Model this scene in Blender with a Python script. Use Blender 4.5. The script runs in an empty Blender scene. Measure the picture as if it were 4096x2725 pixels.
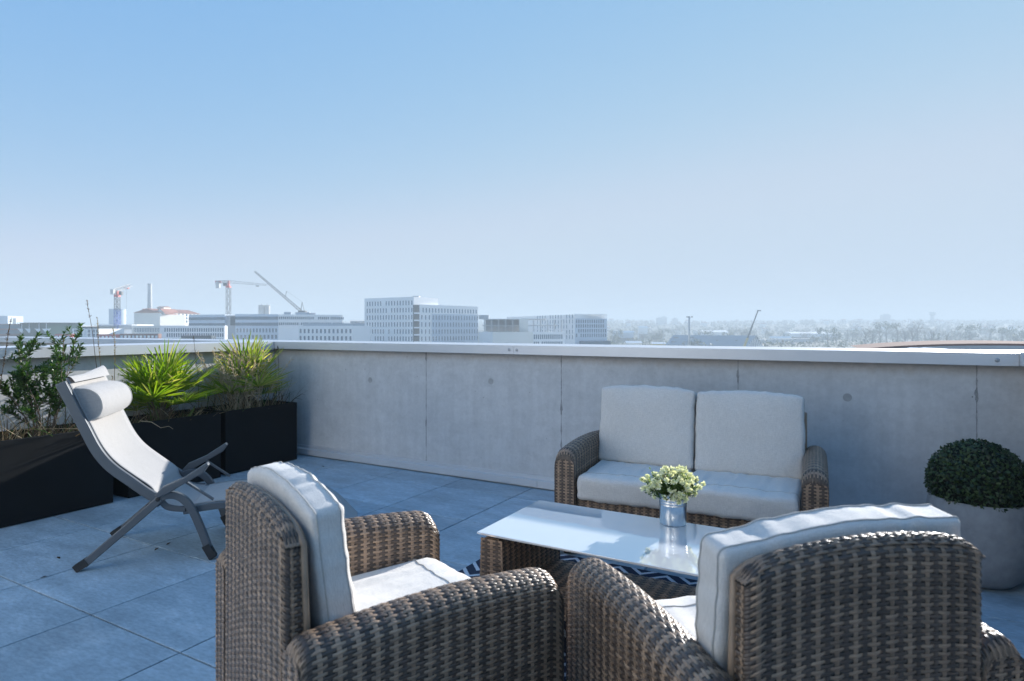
import bpy, math, random
import numpy as np
from mathutils import Vector, Matrix, noise
R = math.radians
rnd = random.Random(7)
sc = bpy.context.scene
col = sc.collection

# ------------------------------------------------------------------ camera
EYE = 1.165
cd = bpy.data.cameras.new('camera'); cam = bpy.data.objects.new('camera', cd); col.objects.link(cam)
cam.location = (0, 0, EYE); cam.rotation_euler = (R(90), 0, 0)
cd.lens = 22.15; cd.sensor_width = 36; cd.shift_y = -0.01208
cd.clip_start = 0.05; cd.clip_end = 20000
cd.dof.use_dof = True; cd.dof.focus_distance = 4.2; cd.dof.aperture_fstop = 4.5
sc.camera = cam
# ------------------------------------------------------------------ sky and sun
SUN_AZ, SUN_EL = R(40.5), R(18)
EXPO = 1.05
w = bpy.data.worlds.new('World'); sc.world = w; w.use_nodes = True
nt = w.node_tree; nt.nodes.clear()
sky = nt.nodes.new('ShaderNodeTexSky'); sky.sky_type = 'NISHITA'; sky.sun_disc = False
sky.sun_elevation = SUN_EL; sky.sun_rotation = SUN_AZ
sky.air_density = 1.0; sky.dust_density = 0.0; sky.ozone_density = 4.0; sky.altitude = 0
# soft film response of the bright sky, channel by channel
sep = nt.nodes.new('ShaderNodeSeparateColor'); com = nt.nodes.new('ShaderNodeCombineColor')
nt.links.new(sky.outputs[0], sep.inputs[0])
for i, (g_, k_) in enumerate(((.85, .262), (.39, .380), (.04, .775))):
    p_ = nt.nodes.new('ShaderNodeMath'); p_.operation = 'POWER'; p_.inputs[1].default_value = g_
    q_ = nt.nodes.new('ShaderNodeMath'); q_.operation = 'MULTIPLY'; q_.inputs[1].default_value = k_*10/2**EXPO
    m_ = nt.nodes.new('ShaderNodeMath'); m_.operation = 'SMOOTH_MIN'; m_.inputs[1].default_value = (.56, .68, .84)[i]/k_; m_.inputs[2].default_value = .12/k_
    nt.links.new(sep.outputs[i], p_.inputs[0]); nt.links.new(p_.outputs[0], m_.inputs[0]); nt.links.new(m_.outputs[0], q_.inputs[0]); nt.links.new(q_.outputs[0], com.inputs[i])
bg = nt.nodes.new('ShaderNodeBackground'); bg.inputs[1].default_value = 0.1
wo = nt.nodes.new('ShaderNodeOutputWorld')
nt.links.new(com.outputs[0], bg.inputs[0]); nt.links.new(bg.outputs[0], wo.inputs[0])
sd = bpy.data.lights.new('sun', 'SUN'); so = bpy.data.objects.new('sun', sd); col.objects.link(so)
sd.energy = 5.0; sd.angle = R(0.55); sd.color = (1.0, 0.965, 0.92)
sv = Vector((math.sin(SUN_AZ)*math.cos(SUN_EL), math.cos(SUN_AZ)*math.cos(SUN_EL), math.sin(SUN_EL)))
so.rotation_euler = sv.to_track_quat('Z', 'Y').to_euler(); so.location = (20, 20, 30)
sc.view_settings.view_transform = 'Standard'; sc.view_settings.look = 'None'
sc.view_settings.exposure = EXPO; sc.view_settings.gamma = 1
sc.cycles.use_denoising = True
sc.cycles.max_bounces = 8; sc.cycles.transparent_max_bounces = 8

# ------------------------------------------------------------------ helpers
def px(x, Y, y=None):
    """photo pixel (4096 wide) at depth Y -> world point"""
    return Vector(((x-2048)/2520*Y, Y, EYE-((y if y is not None else 1313)-1313)/2520*Y))
ANG = -R(29.95)
def TN(t, n, z=0.0):
    return Vector((0.8664*t+0.4993*n, -0.4993*t+0.8664*n, z))

class MB:
    def __init__(s): s.v=[]; s.f=[]; s.m=[]
    def add(s, vs, fs, m=0):
        b=len(s.v); s.v.extend([tuple(p) for p in vs]); s.f.extend([tuple(i+b for i in f) for f in fs]); s.m.extend([m]*len(fs)); return s
    def box(s, c, d, rz=0, m=0, bev=0):
        hx,hy,hz=d[0]/2,d[1]/2,d[2]/2; ca,sa=math.cos(rz),math.sin(rz)
        P=[]
        for z in (-hz,hz):
            for x,y in ((-hx,-hy),(hx,-hy),(hx,hy),(-hx,hy)):
                P.append((c[0]+x*ca-y*sa, c[1]+x*sa+y*ca, c[2]+z))
        return s.add(P,[(3,2,1,0),(4,5,6,7),(0,1,5,4),(1,2,6,5),(2,3,7,6),(3,0,4,7)],m)
    def bar(s, a, b, w_, h_=None, m=0, up=Vector((0,0,1))):
        a=Vector(a); b=Vector(b); d=(b-a).normalized(); h_=h_ or w_
        x=d.cross(up)
        if x.length<1e-4: x=d.cross(Vector((1,0,0)))
        x.normalize(); y=x.cross(d)
        P=[p+x*(i*w_/2)+y*(j*h_/2) for p in (a,b) for i,j in ((-1,-1),(1,-1),(1,1),(-1,1))]
        return s.add(P,[(0,1,2,3),(7,6,5,4),(0,4,5,1),(1,5,6,2),(2,6,7,3),(3,7,4,0)],m)
    def tube(s, pts, r, seg=6, m=0, cap=True):
        pts=[Vector(p) for p in pts]; n=len(pts)
        rs=r if isinstance(r,(list,tuple)) else [r]*n
        P=[]; ref=None
        for i,p in enumerate(pts):
            d=(pts[min(i+1,n-1)]-pts[max(i-1,0)]).normalized()
            if ref is None:
                ref=Vector((0,0,1)) if abs(d.z)<.9 else Vector((1,0,0))
            x=(ref-d*ref.dot(d))
            if x.length<1e-4: x=d.orthogonal()
            x.normalize(); ref=x; y=d.cross(x)
            for k in range(seg):
                a=2*math.pi*k/seg; P.append(p+(x*math.cos(a)+y*math.sin(a))*rs[i])
        F=[(i*seg+k,i*seg+(k+1)%seg,(i+1)*seg+(k+1)%seg,(i+1)*seg+k) for i in range(n-1) for k in range(seg)]
        if cap: F+= [tuple(range(seg))[::-1], tuple((n-1)*seg+k for k in range(seg))]
        return s.add(P,F,m)
    def lathe(s, prof, seg=48, c=(0,0,0), m=0):
        n=len(prof)
        P=[(c[0]+r*math.cos(2*math.pi*k/seg),c[1]+r*math.sin(2*math.pi*k/seg),c[2]+z) for r,z in prof for k in range(seg)]
        F=[(i*seg+k,i*seg+(k+1)%seg,(i+1)*seg+(k+1)%seg,(i+1)*seg+k) for i in range(n-1) for k in range(seg)]
        return s.add(P,F,m)
    def prism(s, poly, axis_a, axis_b, origin, ext, m=0):
        """polygon (list of 2d) in plane axis_a/axis_b at origin, extruded by vector ext"""
        a=Vector(axis_a); b=Vector(axis_b); o=Vector(origin); e=Vector(ext); n=len(poly)
        P=[o+a*p+b*q for p,q in poly]; P+= [p+e for p in P]
        F=[tuple(range(n))[::-1],tuple(range(n,2*n))]+[(i,(i+1)%n,n+(i+1)%n,n+i) for i in range(n)]
        return s.add(P,F,m)
    def build(s, name, mats, parent=None, smooth=False, loc=None, rz=0, bevel=0, sm_ang=None):
        me=bpy.data.meshes.new(name); me.from_pydata(s.v,[],s.f); me.update()
        ms=mats if isinstance(mats,(list,tuple)) else [mats]
        for m_ in ms: me.materials.append(m_)
        me.polygons.foreach_set('material_index',s.m)
        if smooth or sm_ang: me.polygons.foreach_set('use_smooth',[True]*len(s.f))
        o=link(name,me,parent)
        if loc is not None: o.location=loc
        o.rotation_euler.z=rz
        if sm_ang: me.set_sharp_from_angle(angle=sm_ang)
        if bevel:
            b=o.modifiers.new('bevel','BEVEL'); b.width=bevel; b.segments=3; b.limit_method='ANGLE'; b.angle_limit=R(40)
            me.polygons.foreach_set('use_smooth',[True]*len(s.f)); me.set_sharp_from_angle(angle=R(40))
            b.harden_normals=False
        return o

def link(name, me, parent=None):
    o=bpy.data.objects.new(name,me); col.objects.link(o)
    if parent is not None: o.parent=parent
    return o
def tag(o, label=None, cat=None, group=None, kind=None):
    if label: o['label']=label
    if cat: o['category']=cat
    if group: o['group']=group
    if kind: o['kind']=kind
    return o
def thing(name, label, cat, loc=(0,0,0), rz=0, group=None):
    o=bpy.data.objects.new(name,None); col.objects.link(o); o.empty_display_size=.2
    o.location=loc; o.rotation_euler=(0,0,rz); return tag(o,label,cat,group)
def dup(root, loc, rz=None, label=None, scale=None):
    r=root.copy(); col.objects.link(r); r.location=loc
    if rz is not None: r.rotation_euler=(0,0,rz)
    if scale is not None: r.scale=scale
    if label: r['label']=label
    for ch in list(root.children):
        c=ch.copy(); col.objects.link(c); c.parent=r
        for g in ch.children:
            d=g.copy(); col.objects.link(d); d.parent=c
    return r
def mesh_np(name, V, F, mi, mats, parent=None, smooth=True):
    me=bpy.data.meshes.new(name)
    V=np.ascontiguousarray(V,dtype=np.float32); F=np.ascontiguousarray(F,dtype=np.int32); k=F.shape[1]
    me.vertices.add(len(V)); me.vertices.foreach_set('co',V.ravel())
    me.loops.add(F.size); me.loops.foreach_set('vertex_index',F.ravel())
    me.polygons.add(len(F)); me.polygons.foreach_set('loop_start',np.arange(0,F.size,k,dtype=np.int32))
    me.polygons.foreach_set('loop_total',np.full(len(F),k,dtype=np.int32))
    me.polygons.foreach_set('material_index',np.ascontiguousarray(mi,dtype=np.int32))
    me.polygons.foreach_set('use_smooth',np.full(len(F),smooth))
    for m_ in mats: me.materials.append(m_)
    me.update(); me.validate()
    return link(name,me,parent)

# ------------------------------------------------------------------ materials
def newmat(name):
    m=bpy.data.materials.new(name); m.use_nodes=True
    return m, m.node_tree, m.node_tree.nodes['Principled BSDF']
def nd(t, typ, **kw):
    n=t.nodes.new(typ)
    for k,v in kw.items(): setattr(n,k,v)
    return n
def mathn(t, op, a, b=None, c=None):
    n=t.nodes.new('ShaderNodeMath'); n.operation=op
    for i,x in enumerate((a,b,c)):
        if x is None: continue
        if isinstance(x,(int,float)): n.inputs[i].default_value=x
        else: t.links.new(x,n.inputs[i])
    return n.outputs[0]
def noisen(t, vec, scale, detail=4, rough=.55):
    n=nd(t,'ShaderNodeTexNoise'); n.inputs['Scale'].default_value=scale; n.inputs['Detail'].default_value=detail; n.inputs['Roughness'].default_value=rough
    t.links.new(vec,n.inputs['Vector']); return n.outputs['Fac']
def ramp(t, fac, stops):
    r=nd(t,'ShaderNodeValToRGB'); e=r.color_ramp.elements
    while len(e)<len(stops): e.new(.5)
    for i,(p,c) in enumerate(stops):
        e[i].position=p; e[i].color=(c,c,c,1) if isinstance(c,(int,float)) else (*c,1)
    t.links.new(fac,r.inputs[0]); return r.outputs[0]
def mixc(t, fac, a, b, mode='MIX'):
    n=nd(t,'ShaderNodeMix',data_type='RGBA',blend_type=mode)
    for sock,x in ((n.inputs['Factor'],fac),(n.inputs[6],a),(n.inputs[7],b)):
        if isinstance(x,(int,float)): sock.default_value=x
        elif isinstance(x,tuple): sock.default_value=(*x,1)
        else: t.links.new(x,sock)
    return n.outputs[2]
def objvec(t, scale=None):
    c=nd(t,'ShaderNodeTexCoord'); v=c.outputs['Object']
    if scale:
        m=nd(t,'ShaderNodeMapping'); m.inputs['Scale'].default_value=scale; t.links.new(v,m.inputs['Vector']); v=m.outputs[0]
    return v
def bump(t, bs, h, strength, dist):
    b=nd(t,'ShaderNodeBump'); b.inputs['Strength'].default_value=strength; b.inputs['Distance'].default_value=dist
    t.links.new(h,b.inputs['Height']); t.links.new(b.outputs[0],bs.inputs['Normal'])
def pm(name, c, rough=.6, var=.15, scale=4, metal=0, spec=.5, bst=0, bsc=60, bdist=.002, sc3=None, rvar=0):
    m,t,b=newmat(name)
    v=objvec(t,sc3)
    n=noisen(t,v,scale,5)
    lo=tuple(x*(1-var) for x in c); hi=tuple(min(1,x*(1+var)) for x in c)
    t.links.new(ramp(t,n,[(.3,lo),(.7,hi)]),b.inputs['Base Color'])
    b.inputs['Roughness'].default_value=rough; b.inputs['Metallic'].default_value=metal; b.inputs['Specular IOR Level'].default_value=spec
    if rvar: t.links.new(ramp(t,n,[(.3,rough-rvar),(.7,rough+rvar)]),b.inputs['Roughness'])
    if bst: bump(t,b,noisen(t,v,bsc,3),bst,bdist)
    return m
def leafmat(name, c1, c2, trans=.45, rough=.4, tint=(1.6,1.7,.7)):
    m,t,b=newmat(name)
    rn=nd(t,'ShaderNodeNewGeometry').outputs['Random Per Island']
    cc=mixc(t,rn,c1,c2)
    t.links.new(cc,b.inputs['Base Color']); b.inputs['Roughness'].default_value=rough; b.inputs['Specular IOR Level'].default_value=.4
    tr=nd(t,'ShaderNodeBsdfTranslucent')
    t.links.new(mixc(t,1.0,cc,tint,'MULTIPLY'),tr.inputs['Color'])
    mx=nd(t,'ShaderNodeMixShader'); mx.inputs[0].default_value=trans
    t.links.new(b.outputs[0],mx.inputs[1]); t.links.new(tr.outputs[0],mx.inputs[2])
    t.links.new(mx.outputs[0],t.nodes['Material Output'].inputs['Surface'])
    return m

M={}
# porcelain paving tiles
m,t,b=newmat('paving'); v=objvec(t)
isl=nd(t,'ShaderNodeNewGeometry').outputs['Random Per Island']
off=nd(t,'ShaderNodeVectorMath',operation='MULTIPLY_ADD'); cmb=nd(t,'ShaderNodeCombineXYZ')
for i in range(3): t.links.new(isl,cmb.inputs[i])
off.inputs[1].default_value=(13,27,5); t.links.new(cmb.outputs[0],off.inputs[0]); t.links.new(v,off.inputs[2]); vv=off.outputs[0]
mp=nd(t,'ShaderNodeMapping'); mp.inputs['Scale'].default_value=(1,2.6,1); t.links.new(vv,mp.inputs['Vector'])
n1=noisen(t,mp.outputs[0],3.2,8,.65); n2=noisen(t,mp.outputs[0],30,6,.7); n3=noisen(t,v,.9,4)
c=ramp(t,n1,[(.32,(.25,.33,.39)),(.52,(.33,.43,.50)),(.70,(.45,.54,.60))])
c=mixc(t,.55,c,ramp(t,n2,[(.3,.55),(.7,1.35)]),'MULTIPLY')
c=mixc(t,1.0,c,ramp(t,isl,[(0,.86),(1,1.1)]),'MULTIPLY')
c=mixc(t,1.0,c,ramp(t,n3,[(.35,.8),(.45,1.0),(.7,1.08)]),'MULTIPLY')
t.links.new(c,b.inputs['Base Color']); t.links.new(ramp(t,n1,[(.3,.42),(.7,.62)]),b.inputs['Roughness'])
bump(t,b,n2,.25,.002); M['paving']=m
M['joint']=pm('joint_grit',(.05,.045,.04),.9,.3,30)
# cast concrete with form joints
def concrete(name, joints):
    m,t,b=newmat(name); v=objvec(t)
    sx=nd(t,'ShaderNodeSeparateXYZ'); t.links.new(v,sx.inputs[0])
    n1=noisen(t,v,1.6,6,.6); n2=noisen(t,objvec(t,(9,9,.7)),2.0,5); n3=noisen(t,v,45,4,.7); n4=noisen(t,objvec(t,(3,3,5)),2.2,5,.6)
    c=ramp(t,n1,[(.3,(.52,.525,.53)),(.7,(.60,.60,.60))])
    c=mixc(t,.3,c,ramp(t,n2,[(.3,.8),(.7,1.15)]),'MULTIPLY')
    c=mixc(t,.5,c,ramp(t,n3,[(.3,.85),(.7,1.1)]),'MULTIPLY')
    c=mixc(t,.3,c,ramp(t,n4,[(.35,.75),(.6,1.08)]),'MULTIPLY')
    # pores
    vo=nd(t,'ShaderNodeTexVoronoi'); vo.inputs['Scale'].default_value=9; t.links.new(v,vo.inputs['Vector'])
    po=ramp(t,vo.outputs['Distance'],[(.02,.25),(.045,1.0)])
    c=mixc(t,.9,c,po,'MULTIPLY')
    # grime under the cap
    gz=mathn(t,'ADD',sx.outputs[2],mathn(t,'MULTIPLY',n2,.10))
    c=mixc(t,.55,c,ramp(t,gz,[(.955,(1,1,1)),(1.03,(.62,.55,.48))]),'MULTIPLY')
    jm=None
    for k,j in enumerate(joints):
        wv=noisen(t,objvec(t,(.6+.1*k,.6,1)),9+2*k,3)
        wd=ramp(t,wv,[(.40,.0018),(.54,.0045),(.70,.013)])
        d=mathn(t,'ABSOLUTE',mathn(t,'SUBTRACT',sx.outputs[0],j))
        e=mathn(t,'LESS_THAN',d,wd)
        jm=e if jm is None else mathn(t,'MAXIMUM',jm,e)
    if jm is not None:
        c=mixc(t,mathn(t,'MULTIPLY',jm,ramp(t,n3,[(.3,.35),(.6,.75)])),c,(.13,.13,.13))
    t.links.new(c,b.inputs['Base Color']); b.inputs['Roughness'].default_value=.75; b.inputs['Specular IOR Level'].default_value=.35
    bump(t,b,mathn(t,'ADD',mathn(t,'MULTIPLY',n3,.4),po),.3,.002)
    return m
M['concrete']=concrete('wall_concrete',[-3.154,-1.944,-.735,.462])
M['concrete_side']=concrete('side_concrete',[])
M['alu']=pm('lacquered_aluminium',(.62,.63,.645),.38,.05,1.5,.25,.5,.05,300,.0005)
M['screw']=pm('screw_steel',(.4,.41,.42),.4,.1,40,.6)
M['plug']=pm('cement_plug',(.37,.365,.36),.8,.12,20,bst=.2)
M['planter']=pm('planter_black',(.008,.0095,.0105),.6,.25,3,0,.15,.1,200,.0006)
M['soil']=pm('soil',(.035,.025,.018),.95,.5,30,bst=1,bsc=60,bdist=.02)
def wick(name,c,rough=.36):
    m,t,b=newmat(name); v=objvec(t)
    rn=nd(t,'ShaderNodeNewGeometry').outputs['Random Per Island']
    n=noisen(t,v,18,4)
    cc=mixc(t,1.0,c,ramp(t,rn,[(0,.7),(1,1.3)]),'MULTIPLY')
    cc=mixc(t,.8,cc,ramp(t,n,[(.3,.7),(.7,1.3)]),'MULTIPLY')
    t.links.new(cc,b.inputs['Base Color']); b.inputs['Roughness'].default_value=rough; b.inputs['Specular IOR Level'].default_value=.55
    bump(t,b,noisen(t,objvec(t,(1,1,1)),350,2),.12,.0006); return m
M['wl']=wick('wicker_light',(.29,.195,.128)); M['wd']=wick('wicker_dark',(.088,.062,.046)); M['wb']=pm('wicker_gap_shade',(.02,.016,.013),.8,.2,10)
def fabric(name,c,sc_=900):
    m,t,b=newmat(name); v=objvec(t)
    n=noisen(t,objvec(t,(1,1,.12)),420,3); n2=noisen(t,objvec(t,(.12,1,1)),420,3); n3=noisen(t,v,3.2,5)
    cc=mixc(t,.5,c,ramp(t,n,[(.3,.82),(.7,1.12)]),'MULTIPLY'); cc=mixc(t,.5,cc,ramp(t,n2,[(.3,.82),(.7,1.12)]),'MULTIPLY')
    cc=mixc(t,.4,cc,ramp(t,n3,[(.3,.9),(.7,1.06)]),'MULTIPLY')
    t.links.new(cc,b.inputs['Base Color']); b.inputs['Roughness'].default_value=.85; b.inputs['Specular IOR Level'].default_value=.15
    b.inputs['Sheen Weight'].default_value=.25; b.inputs['Sheen Roughness'].default_value=.5
    n4=noisen(t,objvec(t,(1,1,.45)),13,3,.5)
    bump(t,b,mathn(t,'ADD',mathn(t,'ADD',mathn(t,'MULTIPLY',n,.5),mathn(t,'MULTIPLY',n3,3.0)),mathn(t,'MULTIPLY',n4,1.2)),.5,.006); return m
M['cushion']=fabric('cushion_fabric',(.66,.63,.59)); M['piping']=fabric('piping_fabric',(.50,.475,.44))
M['sling']=fabric('sling_mesh',(.34,.332,.325)); M['leather']=pm('leather_tab',(.30,.12,.05),.6,.2,30)
M['grey_metal']=pm('powder_grey',(.10,.112,.125),.45,.08,6,.3,.5,.05,400,.0004)
M['rubber']=pm('rubber',(.02,.022,.024),.7,.2,20)
# glass table top
m,t,b=newmat('table_glass'); v=objvec(t)
t.links.new(ramp(t,noisen(t,v,7,5),[(.3,(.80,.82,.83)),(.7,(.83,.85,.86))]),b.inputs['Base Color'])
b.inputs['Roughness'].default_value=.02; b.inputs['Metallic'].default_value=.42
bump(t,b,noisen(t,objvec(t,(1,.5,1)),6,2),.25,.0016); M['glass_top']=m
M['glass_edge']=pm('glass_edge',(.5,.56,.55),.2,.05,3)
m,t,b=newmat('zinc'); v=objvec(t)
vo=nd(t,'ShaderNodeTexVoronoi'); vo.inputs['Scale'].default_value=70; t.links.new(v,vo.inputs['Vector'])
t.links.new(ramp(t,vo.outputs['Distance'],[(0,(.55,.57,.59)),(1,(.68,.69,.70))]),b.inputs['Base Color'])
b.inputs['Metallic'].default_value=1; b.inputs['Roughness'].default_value=.3; M['zinc']=m
# chevron rug
m,t,b=newmat('rug_chevron'); sx=nd(t,'ShaderNodeSeparateXYZ'); v=objvec(t); t.links.new(v,sx.inputs[0])
zz=mathn(t,'PINGPONG',sx.outputs[0],.115)
yy=mathn(t,'ADD',sx.outputs[1],mathn(t,'MULTIPLY',zz,1.0))
yy=mathn(t,'ADD',yy,mathn(t,'MULTIPLY',noisen(t,v,120,2),.008))
st=mathn(t,'LESS_THAN',mathn(t,'MODULO',mathn(t,'ADD',yy,10.0),.085),.026)
nn=noisen(t,v,260,2)
cc=mixc(t,st,(.012,.02,.045),(.55,.57,.60)); cc=mixc(t,.5,cc,ramp(t,nn,[(.3,.6),(.7,1.3)]),'MULTIPLY')
t.links.new(cc,b.inputs['Base Color']); b.inputs['Roughness'].default_value=.9; bump(t,b,nn,.5,.004); M['rug']=m
M['stone_pot']=pm('stone_fibre',(.30,.305,.31),.85,.13,22,0,.25,.3,180,.002)
M['palm_leaf']=leafmat('palm_leaf',(.10,.18,.012),(.20,.26,.02),.5,.35)
M['palm_old']=leafmat('palm_leaf_dry',(.24,.26,.05),(.42,.38,.13),.45,.45)
M['palm_trunk']=pm('palm_fibre',(.10,.075,.045),.95,.4,40,bst=.8,bsc=80,bdist=.008)
M['shrub_leaf']=leafmat('shrub_leaf',(.025,.06,.02),(.06,.12,.03),.3,.28)
M['twig']=pm('twig_bark',(.13,.10,.075),.85,.3,30)
M['straw']=leafmat('dry_straw',(.36,.28,.17),(.62,.53,.38),.4,.6,(1.2,1.1,.9))
M['straw_dark']=leafmat('dry_weed',(.07,.045,.028),(.17,.115,.07),.2,.7)
M['stalk_pale']=leafmat('pale_stalk',(.20,.14,.085),(.36,.27,.17),.3,.7)
M['weed']=leafmat('weed_leaf',(.04,.075,.02),(.07,.12,.03),.35,.45)
M['box_leaf']=leafmat('box_leaf',(.008,.022,.012),(.050,.085,.022),.12,.4)
M['box_core']=pm('box_core',(.006,.010,.006),.9,.3,20)
M['herb']=leafmat('herb_leaf',(.04,.085,.02),(.10,.15,.03),.4,.4)
M['petal']=leafmat('petal',(.80,.80,.50),(.92,.92,.84),.35,.5,(1.1,1.1,.7))
M['dead_leaf']=pm('dead_leaf',(.05,.03,.018),.8,.3,50)

# ------------------------------------------------------------------ the terrace floor
G0=(-.363,.765)    # a joint crossing (t,n); 60 cm tiles
fl=MB()
for i in range(-13,4):
    for j in range(-5,7):
        x0=G0[0]+.6*i; y0=G0[1]+.6*j
        x1=min(x0+.5965,.70); y1=min(y0+.5965,4.085)
        x0+=.0035; y0+=.0035
        if x1-x0<.02 or y1-y0<.02 or x0<-8: continue
        e=.0016
        P=[(x0,y0,-.022),(x1,y0,-.022),(x1,y1,-.022),(x0,y1,-.022),(x0,y0,-e),(x1,y0,-e),(x1,y1,-e),(x0,y1,-e),
           (x0+e,y0+e,0),(x1-e,y0+e,0),(x1-e,y1-e,0),(x0+e,y1-e,0)]
        F=[(0,1,5,4),(1,2,6,5),(2,3,7,6),(3,0,4,7),(4,5,9,8),(5,6,10,9),(6,7,11,10),(7,4,8,11),(8,9,10,11)]
        fl.add(P,F,0)
fl.box((-3.6,.5,-.062),(9.2,7.6,.08),0,1)
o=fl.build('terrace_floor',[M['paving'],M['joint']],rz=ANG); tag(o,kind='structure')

# ------------------------------------------------------------------ parapets
def parapet(name,label,x0,x1,y0,y1,inner,mat,skirt=True,capx0=None,capx1=None):
    """wall block in terrace axes; inner = 'y-','x+','x-' side facing the terrace"""
    r=thing(name,label,'wall',(0,0,0),ANG)
    MB().box(((x0+x1)/2,(y0+y1)/2,.43),(x1-x0,y1-y0,1.12)).build('concrete_wall',mat,r)
    return r
# far wall: inner face at n=4.08, runs past the left wall
fw=parapet('parapet_wall','long pale concrete parapet wall with white metal cap behind the sofa',-11.0,1.05,4.08,4.33,'y-',M['concrete'])
cp=MB(); YI,YO=4.02,4.37
def capprism(mb,a0,a1,along,ii,oo,zi,zo,zb):
    # cross section polygon (across, z)
    s_=1 if oo>ii else -1
    poly=[(ii,zb),(ii,zi),(oo,zo),(oo,zb),(oo-.003*s_,zb),(oo-.003*s_,zo-.004),(ii+.003*s_,zi-.004),(ii+.003*s_,zb)]
    if along=='x': mb.prism(poly,(0,1,0),(0,0,1),(a0,0,0),(a1-a0,0,0))
    else: mb.prism(poly,(1,0,0),(0,0,1),(0,a0,0),(0,a1-a0,0))
sp=-2.305
for a0,a1 in ((-11,-8.3),(-8.298,-5.3),(-5.298,sp),(sp+.002,.627),(.629,1.1)):
    capprism(cp,a0,a1,'x',YI,YO,1.038,1.044,.973)
cpo=cp.build('wall_cap',M['alu'],fw)
MB().box((-2.6,4.075,.045),(6.6,.012,.09)).build('flashing_strip',M['alu'],fw)
sk=MB()
for a0,a1 in ((-4.9,-2.12),(-2.117,.69)):
    sk.prism([(4.069,.013),(4.040,.013),(4.040,.060),(4.055,.066),(4.069,.066)],(0,1,0),(0,0,1),(a0,0,0),(a1-a0,0,0))
sk.build('skirting',M['alu'],fw)
for t_,z_ in ((-.137,.769),(-2.537,.76),(-3.756,.72)):
    MB().lathe([(0,-.004),(.0235,-.004),(.0235,.0),(.021,.0012),(0,.0012)],24).build('tie_plug',M['plug'],fw,loc=(t_,4.0795,z_)).rotation_euler=(R(90),0,0)
for t_,z_ in ((-2.34,1.005),(-2.275,1.005),(.54,1.002)):
    MB().lathe([(.011,-.002),(.011,.001),(.007,.004),(0,.005)],12).build('cap_screw',M['screw'],fw,loc=(t_,4.0195,z_)).rotation_euler=(R(90),0,0)
# left wall (inner face at t=-4.96)
lw=parapet('parapet_wall','concrete parapet wall behind the black planters with a pale metal cap',-5.21,-4.96,-2.5,4.078,'x+',M['concrete_side'])
cp=MB()
for a0,a1 in ((-2.5,.6),(.602,4.017)): capprism(cp,a0,a1,'y',-4.90,-5.25,1.036,1.041,.965)
cp.build('wall_cap',M['alu'],lw)
MB().box((-4.95,.9,.045),(.012,6.2,.09)).build('flashing_strip',M['alu'],lw)
# right wall (inner face at t=.69)
rw=parapet('parapet_wall','short concrete parapet return at the right edge beyond the clipped bush',.69,.94,-1.5,4.078,'x-',M['concrete_side'])
cp=MB(); capprism(cp,-1.5,4.018,'y',.63,.98,1.046,1.051,.978); cp.build('wall_cap',M['alu'],rw)

# ------------------------------------------------------------------ planters
SOILZ=.44
planters=[]
for n0,n1,tf,lab in ((1.60,2.313,-4.40,'black rectangular planter holding the leafy green shrub, nearest the camera'),
                     (2.418,3.12,-4.415,'black rectangular planter with the bright green palm, middle of the row'),
                     (3.178,3.889,-4.44,'black rectangular planter in the wall corner with the straw covered palm')):
    p=thing('planter',lab,'planter',TN(tf,(n0+n1)/2),ANG,'black planters in a row along the side wall')
    D_,W_,H_,th=.42,(n1-n0),.508,.02
    mb=MB(); x0,x1,y0,y1=-D_,0,-W_/2,W_/2
    o4=[(x0,y0),(x1,y0),(x1,y1),(x0,y1)]; i4=[(x0+th,y0+th),(x1-th,y0+th),(x1-th,y1-th),(x0+th,y1-th)]
    P=[(*q,.004) for q in o4]+[(*q,H_) for q in o4]+[(*q,H_) for q in i4]+[(*q,.3) for q in i4]
    F=[(3,2,1,0)]
    for k in range(4):
        j=(k+1)%4
        F+=[(k,j,4+j,4+k),(4+k,4+j,8+j,8+k),(8+k,8+j,12+j,12+k)]
    mb.add(P,F); mb.build('box',M['planter'],p,bevel=.004)
    s=MB(); N=14
    P=[(x0+th-.004+(D_-2*th+.008)*i/N, y0+th-.004+(W_-2*th+.008)*j/N, SOILZ+.02*noise.noise((i*.6,j*.6,n0))) for j in range(N+1) for i in range(N+1)]
    s.add(P,[(j*(N+1)+i,j*(N+1)+i+1,(j+1)*(N+1)+i+1,(j+1)*(N+1)+i) for j in range(N) for i in range(N)])
    s.build('soil',M['soil'],p,smooth=True)
    planters.append(p)

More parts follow.
